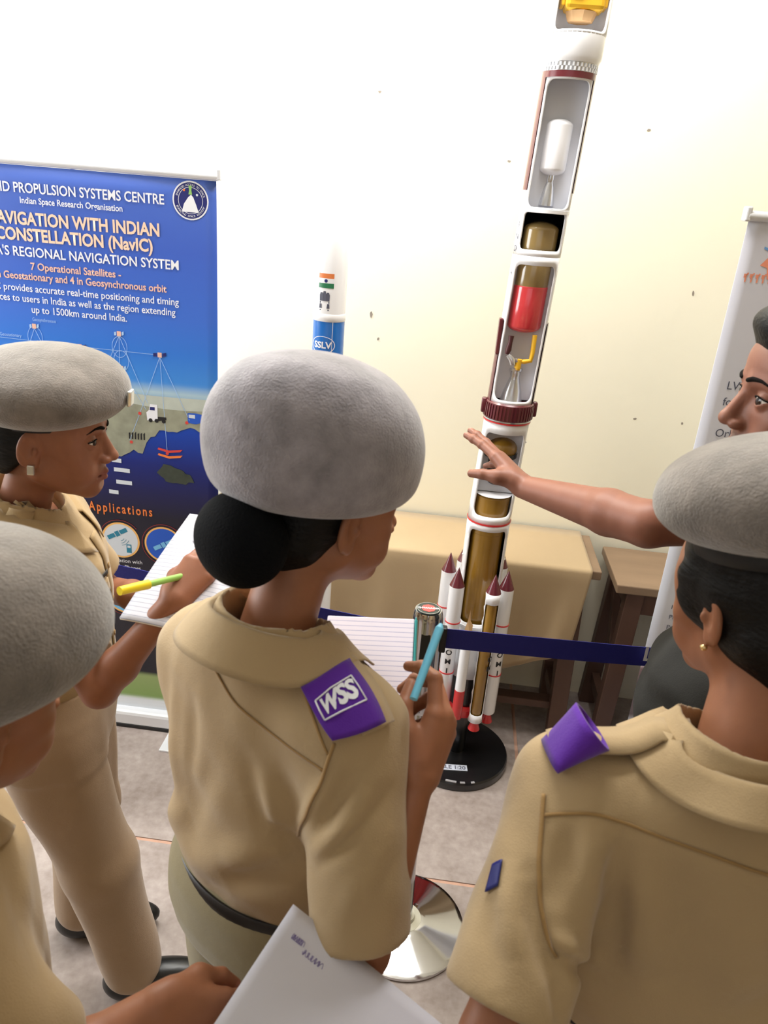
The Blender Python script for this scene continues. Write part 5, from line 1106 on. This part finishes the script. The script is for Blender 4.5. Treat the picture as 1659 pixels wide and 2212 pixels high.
G = quad_grid([(.045, .15, 1.155*k), (.10, .15, 1.155*k), (.10, .15, 1.17*k), (.045, .15, 1.17*k)], 8, 4); patch_on('name_tag', A.sF, G, .004, .002, m_black, A.e); G = quad_grid([(.085, .15, 1.157*k), (.099, .15, 1.157*k), (.099, .15, 1.169*k), (.085, .15, 1.169*k)], 5, 4); patch_on('name_tag_edge', A.sF, G, .0066, .0008, m_white, A.e)
strip_on('shoulder_strap', A.sF, [(.058, -.0, 1.30*k), (.10, -.01, 1.28*k), (.16, -.012, 1.26*k)], .042, .004, .0025, m_khaki2, A.e)
strip_on('sleeve_seam', A.sF, [(.13, .0, 1.28*k), (.15, .06, 1.22*k), (.14, .09, 1.12*k)], .004, .0002, .0016, m_seam, A.e)
# her notepad and pen
npd = empty('notepad', (0, 0, 0), 0, 'ruled white notepad held by the cadet beside the blue banner', 'notepad'); q0, q1, q2 = at(300, 1440, 1.27), at(430, 1500, 1.36), at(255, 1330, 1.27)
q0 = at(258, 1335, 1.22); q2 = at(408, 1110, 1.38); best = min(np.linspace(1.1, 1.7, 121), key=lambda d_: abs((at(420, 1362, d_)-q0)@(q2-q0))); q1 = at(420, 1362, best); frame3(npd, q0, q1, q2); w_ = .17; h_ = float(np.linalg.norm(q2-q0))*1.0
m_ruled2 = paper_mat('ruled_pad', (206, 206, 216), .0085, 1, (150, 155, 175)); V = []
for i in range(13):
    for j in range(21): u_, v_ = i/12, j/20; V.append((u_*w_*1.05, v_*h_, .010*math.sin(math.pi*v_)*(.3+u_)-.02*u_*u_))
o = mesh_np('page', V, grid_faces(13, 21), m_ruled2, npd); solid(o, .0012, 0)
V = [(x, y, z-.004) for x, y, z in V]; o = mesh_np('under_page', V, grid_faces(13, 21), m_page, npd); solid(o, .0025, -1.)
m_pink = mat('pink_ink', (214, 150, 170), .7); m_pencil = mat('pencil_grey', (120, 120, 140), .7)
for y_, wd in ((.80, .03), (.72, .05), (.45, .06), (.34, .05)):
    pts = [(w_*.25+wd*t, h_*y_+.003*math.sin(60*t+y_*9), .010*math.sin(math.pi*y_)*(.3+.25+wd*t/w_)-.02*(.25+wd*t/w_)**2+.0016) for t in np.linspace(0, 1, 26)]; MB().tube(pts, .0005, 4).build('handwriting', m_pencil, npd)
m_yl = mat('pen_yellow', (236, 214, 40), .35); m_gr = mat('pen_green', (150, 196, 96), .4)
pen('yellow capped green pen in the hand of the cadet by the blue banner', at(258, 1277, 1.13), at(400, 1243, 1.235), .0056, (('pen_cap', 0, .42, 1.2, 1.35, m_yl), ('barrel', .40, 1., .95, .9, m_gr)))

# ------------------------------------------------------------------ the visitor at the right, back turned
D = Person('cadet with back turned, purple shoulder slide and grey beret with black band', .415, .715, math.radians(0), 1.512, m_skin2); D.gaze = (0, 0); k = D.k
D.neck = ((0, -.02, 1.22*k), (.0, -.0, 1.40*k))
hc = D.L((.446, .805, 1.380)); D.head(hc, yaw=math.radians(25), pitch=math.radians(-12), neck_base=(0, -.028, 1.24*k), res=.0028, detail=False, nr=(.046, .053))
D.hair([((0, 1, -1.2), .030), ((0, -.2, -1), .085)], grow=.012, extra=[(RC((0, -.075, .0), (0, -.075, -.05), .050, .045), .03), (EL((-.055, .028, .020), (.021, .042, .040)), .012)])
D.beret([(.089, .0), (.097, .005), (.116, .010), (.136, .030), (.137, .057), (.120, .082), (.085, .100), (.04, .109), (0, .111)], bh=.018, c=(-.002, -.022, .094), tilt=(math.radians(-1), math.radians(-4), 0), shear=(-.0, -.012), rx=.97, ry=1.0, seed=15, amp=.003, m=m_beret2)
MB().box((0, 0, 0), (.014, .004, .018), None, .003).xf(lambda x, y, z: D.H(np.array((x-.03, y+.092, z+.118)))).build('beret_badge', m_stud, D.e)
MB().lathe([(0, .004), (.004, .002), (.0045, 0), (.003, -.003), (0, -.004)], 12).xf(lambda x, y, z: D.H(np.array((x-.083, y-.004, z-.032)))).build('earring', mat('earring_gold', (236, 206, 150), .2, metal=.9), D.e, smooth=True)
sh = np.array([-.180*k, -.015, 1.218*k]); el = D.L(at(1060, 2250, .80)); wr = el+np.array([.0, .05, -.24])
D.arm(sh, el, wr, dict(ydir=(0, .2, -1), zdir=(-1, .2, 0), side=1, flex=RELAX, thumb=((.035, .045, -.008), (.042, .072, -.012), (.044, .095, -.014))), res=.004)
shr = np.array([.195*k, -.015, 1.212*k]); elr = np.array([.24, -.02, .95]); wrr = np.array([.25, .02, .72])
D.arm(shr, elr, wrr, dict(ydir=(0, .2, -1), zdir=(1, .2, 0), side=-1, flex=RELAX, thumb=((.035, .045, -.008), (.042, .072, -.012), (.044, .095, -.014))), res=.004)
hidden_torso(D); D.finish()
make_shirt(D, [(sh, el), (shr, elr)], seed=41, w=1.14, d=1.04, hem=.86, sleeve_r=(.062, .068), m=m_khaki, rip=.0028, pf=[
    ([(1240, 1783), (1215, 1880), (1185, 1965)], .013, -.011), ([(1352, 1809), (1331, 1901), (1331, 2028), (1318, 2130)], .015, -.011), ([(1280, 1790), (1272, 1901), (1280, 1990)], .018, .009), ([(1145, 1893), (1158, 1986), (1183, 2062), (1205, 2120), (1213, 2205)], .012, -.020), ([(1188, 2024), (1230, 2049), (1285, 2080)], .009, .011), ([(1196, 2068), (1240, 2085), (1285, 2106)], .009, -.013),
    ([(1390, 1830), (1385, 1960), (1400, 2120)], .022, .009), ([(1450, 1850), (1470, 2000), (1440, 2180)], .025, -.006), ([(1110, 1850), (1095, 1960), (1100, 2080)], .018, .007), ([(1075, 1920), (1060, 2020), (1080, 2140)], .014, -.007), ([(1560, 1900), (1600, 2050), (1560, 2200)], .03, .007)])
collar(D, (.008, -.024, 1.276*k), rx=.082, ry=.084, zt=(.044, -.012), w=(.042, .050, .07), tipout=.4)
trousers(D, m=m_trous, top=.925, w=1.08); belt_on(D, .893, w=1.12, d=1.02)
strip_on('yoke_seam', D.sF, hits(D, D.sF, [(1172, 1761), (1230, 1756), (1289, 1758), (1365, 1783), (1466, 1821), (1560, 1855), (1659, 1889), (1760, 1925)]), .0035, .0002, .0016, m_seam, D.e)
strip_on('sleeve_seam', D.sF, hits(D, D.sF, [(1175, 1715), (1171, 1775), (1164, 1859), (1166, 1944), (1179, 2011), (1200, 2065)]), .005, .0002, .002, m_seam, D.e)
strip_on('shoulder_strap', D.sF, [(-.062, -.012, 1.30*k), (-.10, -.015, 1.285*k), (-.15, -.018, 1.28*k), (-.20, -.02, 1.26*k)], .046, .010, .003, m_khaki, D.e)
# purple slide: a stiff open tube round the strap end
def slide_tube(P, c, axd, up, L=.06, w=.036, h=.016, flare=.5):
    a = np.array(axd, float); a /= np.linalg.norm(a); u = np.array(up, float); u -= a*(a@u); u /= np.linalg.norm(u); s_ = np.cross(a, u); V = []; n = 36
    for i in range(8):
        t = i/7
        for j in range(n): q = 2*math.pi*j/n; V.append(np.array(c)+a*(L*(t-.5))+s_*math.copysign(abs(math.cos(q))**.7, math.cos(q))*w*(1-.10*t)+u*math.sin(q)*h*(1-flare*t))
    f = [(i*n+j, i*n+(j+1) % n, (i+1)*n+(j+1) % n, (i+1)*n+j) for i in range(7) for j in range(n)]; o = mesh_np('shoulder_slide', V, f, m_purple, P.e); solid(o, .003, 0); return o
slide_tube(D, (-.190, -.026, 1.292*k), (-.06, -.010, -.056), (-.6, 0, .8), L=.058, w=.031, h=.024, flare=.75)
G = quad_grid(hits(D, D.sF, [(1052, 1928), (1078, 1915), (1088, 1858), (1068, 1868)]), 8, 8); pt = patch_on('sleeve_badge', D.sF, G, .002, .002, m_navy, D.e)

# ------------------------------------------------------------------ the visitor in the near left corner
B = Person('cadet in the near left corner with blurred grey beret holding a blank sheet', -.475, .585, math.radians(-48), 1.47, m_skin2); B.gaze = (0, 0); k = B.k
B.neck = ((0, -.02, 1.22*k), (.0, -.0, 1.38*k))
hc = B.L(at(-122, 1385, .72)-np.array([0, 0, .075])); B.head(hc, yaw=math.radians(16), pitch=math.radians(-12), neck_base=(0, -.028, 1.235*k), res=.003, detail=False, nr=(.044, .050))
B.hair([((0, 1, .30), .01), ((0, -.1, -1), .075)], grow=.005, extra=[(RC((0, -.075, .0), (0, -.085, -.04), .046, .04), .03)])
B.beret([(.086, .0), (.10, .002), (.125, .010), (.139, .034), (.137, .066), (.118, .102), (.085, .130), (.04, .143), (0, .146)], c=(.004, -.002, .036), tilt=(math.radians(10), math.radians(-4), 0), shear=(.010, .0), rx=.97, ry=1.03, m=m_beret2, seed=19, amp=.003)
sh = np.array([.155*k, -.015, 1.212*k]); el = B.L(at(120, 2330, .80)); wr = B.L(at(330, 2175, .84))
B.arm(sh, el, wr, dict(ydir=B.Ld(at(450, 2195, .86)-at(330, 2175, .84)), zdir=B.Ld((.1, -.75, .6)), side=-1, flex=[(.5, .7, .4), (.6, .8, .4), (.75, .9, .4), (.8, .9, .4)], thumb=((.032, .045, -.016), (.034, .074, -.026), (.026, .096, -.034)), sc=.98), sc=.95)
shl = np.array([-.155*k, -.015, 1.212*k]); ell = np.array([-.21, .0, .96]); wrl = np.array([-.20, .10, .76])
B.arm(shl, ell, wrl, dict(ydir=(0, .2, -1), zdir=(-1, .2, 0), side=1, flex=RELAX, thumb=((.035, .045, -.008), (.042, .072, -.012), (.044, .095, -.012))), res=.004)
hidden_torso(B); B.finish()
make_shirt(B, [(sh, el), (shl, ell)], seed=51, w=.98, hem=.80, sleeve_r=(.062, .064), m=m_khaki2, fl=[((.10, -.09, 1.12), (.12, -.06, 1.02), .018, -.008)])
collar(B, (0, -.022, 1.27*k), rx=.073, ry=.076, zt=(.042, -.012), w=(.048, .056, .08), m=m_khaki2); trousers(B, m=m_trous, top=.925); belt_on(B, .893)
strip_on('shoulder_strap', B.sF, [(.060, -.005, 1.30*k), (.10, -.01, 1.28*k), (.15, -.015, 1.265*k), (.19, -.018, 1.24*k)], .048, .004, .003, m_khaki2, B.e)
strip_on('sleeve_seam', B.sF, [(.135, .03, 1.275*k), (.152, -.03, 1.25*k), (.145, -.09, 1.15*k), (.13, -.10, 1.06*k)], .004, .0002, .0016, m_seam, B.e)
shp = empty('paper_sheet', (0, 0, 0), 0, 'blank white sheet with faint handwriting in the foreground', 'paper'); q0 = at(480, 2185, .84); q1 = at(632, 1955, .92); q2 = at(860, 2215, .87); frame3(shp, q1, q0, q2)
w_ = np.linalg.norm(q0-q1)*1.7; h_ = .24; V = []
for i in range(17):
    for j in range(21): u_, v_ = i/16, j/20; V.append((u_*w_, v_*h_, .006*math.sin(3*v_+1)+.004*math.sin(4*u_)))
m_sheet = mat('white_sheet', (214, 214, 226), .7, var=.02, vscale=4); o = mesh_np('sheet', V, grid_faces(17, 21), m_sheet, shp); solid(o, .0006, 0)
o = mesh_np('under_sheet', [(x+.004, y+.012, z-.006-.02*y) for x, y, z in V], grid_faces(17, 21), m_sheet, shp); solid(o, .0006, 0)
m_pink2 = mat('violet_ink', (140, 130, 180), .7)
for i, (a0, a1) in enumerate(((.05, .09), (.10, .17))):
    pts = [(.028+.003*math.sin(70*t)+.006*i, h_*(a0*1.6+(a1-a0)*1.6*t)+.002*math.sin(33*t), .006*math.sin(3*(a0*1.6+(a1-a0)*1.6*t)+1)+.004*math.sin(4*.028/w_)+.0012) for t in np.linspace(0, 1, 140)]; MB().tube(pts, .0003, 4).build('handwriting', m_pink2, shp)

# ------------------------------------------------------------------ the guide pointing at the model
E_ = Person('guide in a charcoal t-shirt pointing at the launcher model with a bare arm', .768, 1.19, math.radians(62), 1.68, m_skin3); E_.gaze = (-.30, -.08); k = E_.k
E_.neck = ((0, .015, 1.22*k), (.0, .06, 1.40*k))
hd = math.radians(86); nose = at(1549, 900, 1.09); fwd = np.array([-math.sin(hd), math.cos(hd), 0]); hcw = nose-fwd*.122*1.06+np.array([0, 0, .024])
E_.head(E_.L(hcw), yaw=hd-math.radians(62), pitch=math.radians(-2), sc=1.08, neck_base=(0, .02, 1.235*k), res=.0018, male=True, nr=(.052, .058), jaw=1.1)
E_.hair([((0, 1, -1.25), -.003), ((0, -.15, -1), .055)], grow=.010, extra=[(EL((0, .052, .104), (.056, .046, .032)), .02)], k=.008)
sh = np.array([.18*k, 0, 1.20*k]); el = E_.L(at(1400, 1132, 1.45)); wr = E_.L(at(1130, 1052, 1.72))
E_.arm(sh, el, wr, dict(ydir=E_.Ld(at(1030, 935, 1.84)-at(1130, 1052, 1.72)), zdir=E_.Ld((.50, -.10, .62)), side=-1, flex=[(.10, .12, .08), (.05, .08, .05), (.12, .14, .08), (.40, .3, .15)], thumb=((.034, .034, -.016), (.044, .056, -.032), (.046, .076, -.048)), spread=(.03, .0, -.03, -.22), sc=1.2), sc=1.05, r=(.046, .045, .031), res=.0024)
shr = np.array([-.19*k, 0, 1.20*k]); elr = np.array([-.24, -.03, 1.0]); wrr = np.array([-.25, .03, .76])
E_.arm(shr, elr, wrr, dict(ydir=(0, .1, -1), zdir=(-1, 0, 0), side=1, flex=RELAX, thumb=((.035, .045, -.008), (.042, .072, -.012), (.044, .095, -.014))), res=.004)
hidden_torso(E_); E_.finish()
make_shirt(E_, [(sh, el), (shr, elr)], seed=61, w=1.06, d=1.08, hem=.62, sleeve_r=(.07, .076), m=m_tee, rows=[(z, a, b, cx, cy+np.interp(z, [.80, .87, .97, 1.1, 1.2, 1.33], [.09, .12, .085, -.015, -.02, .03])) for z, a, b, cx, cy in [(.80, .166, .126, 0, 0), (.83, .162, .122, 0, 0)]+ROWS], fl=[((-.10, .12, 1.18), (-.04, .14, 1.0), .025, .008), ((.0, .14, 1.2), (.04, .15, 1.0), .02, -.007)])
trousers(E_, m=m_jean, top=.925, fw=.11)
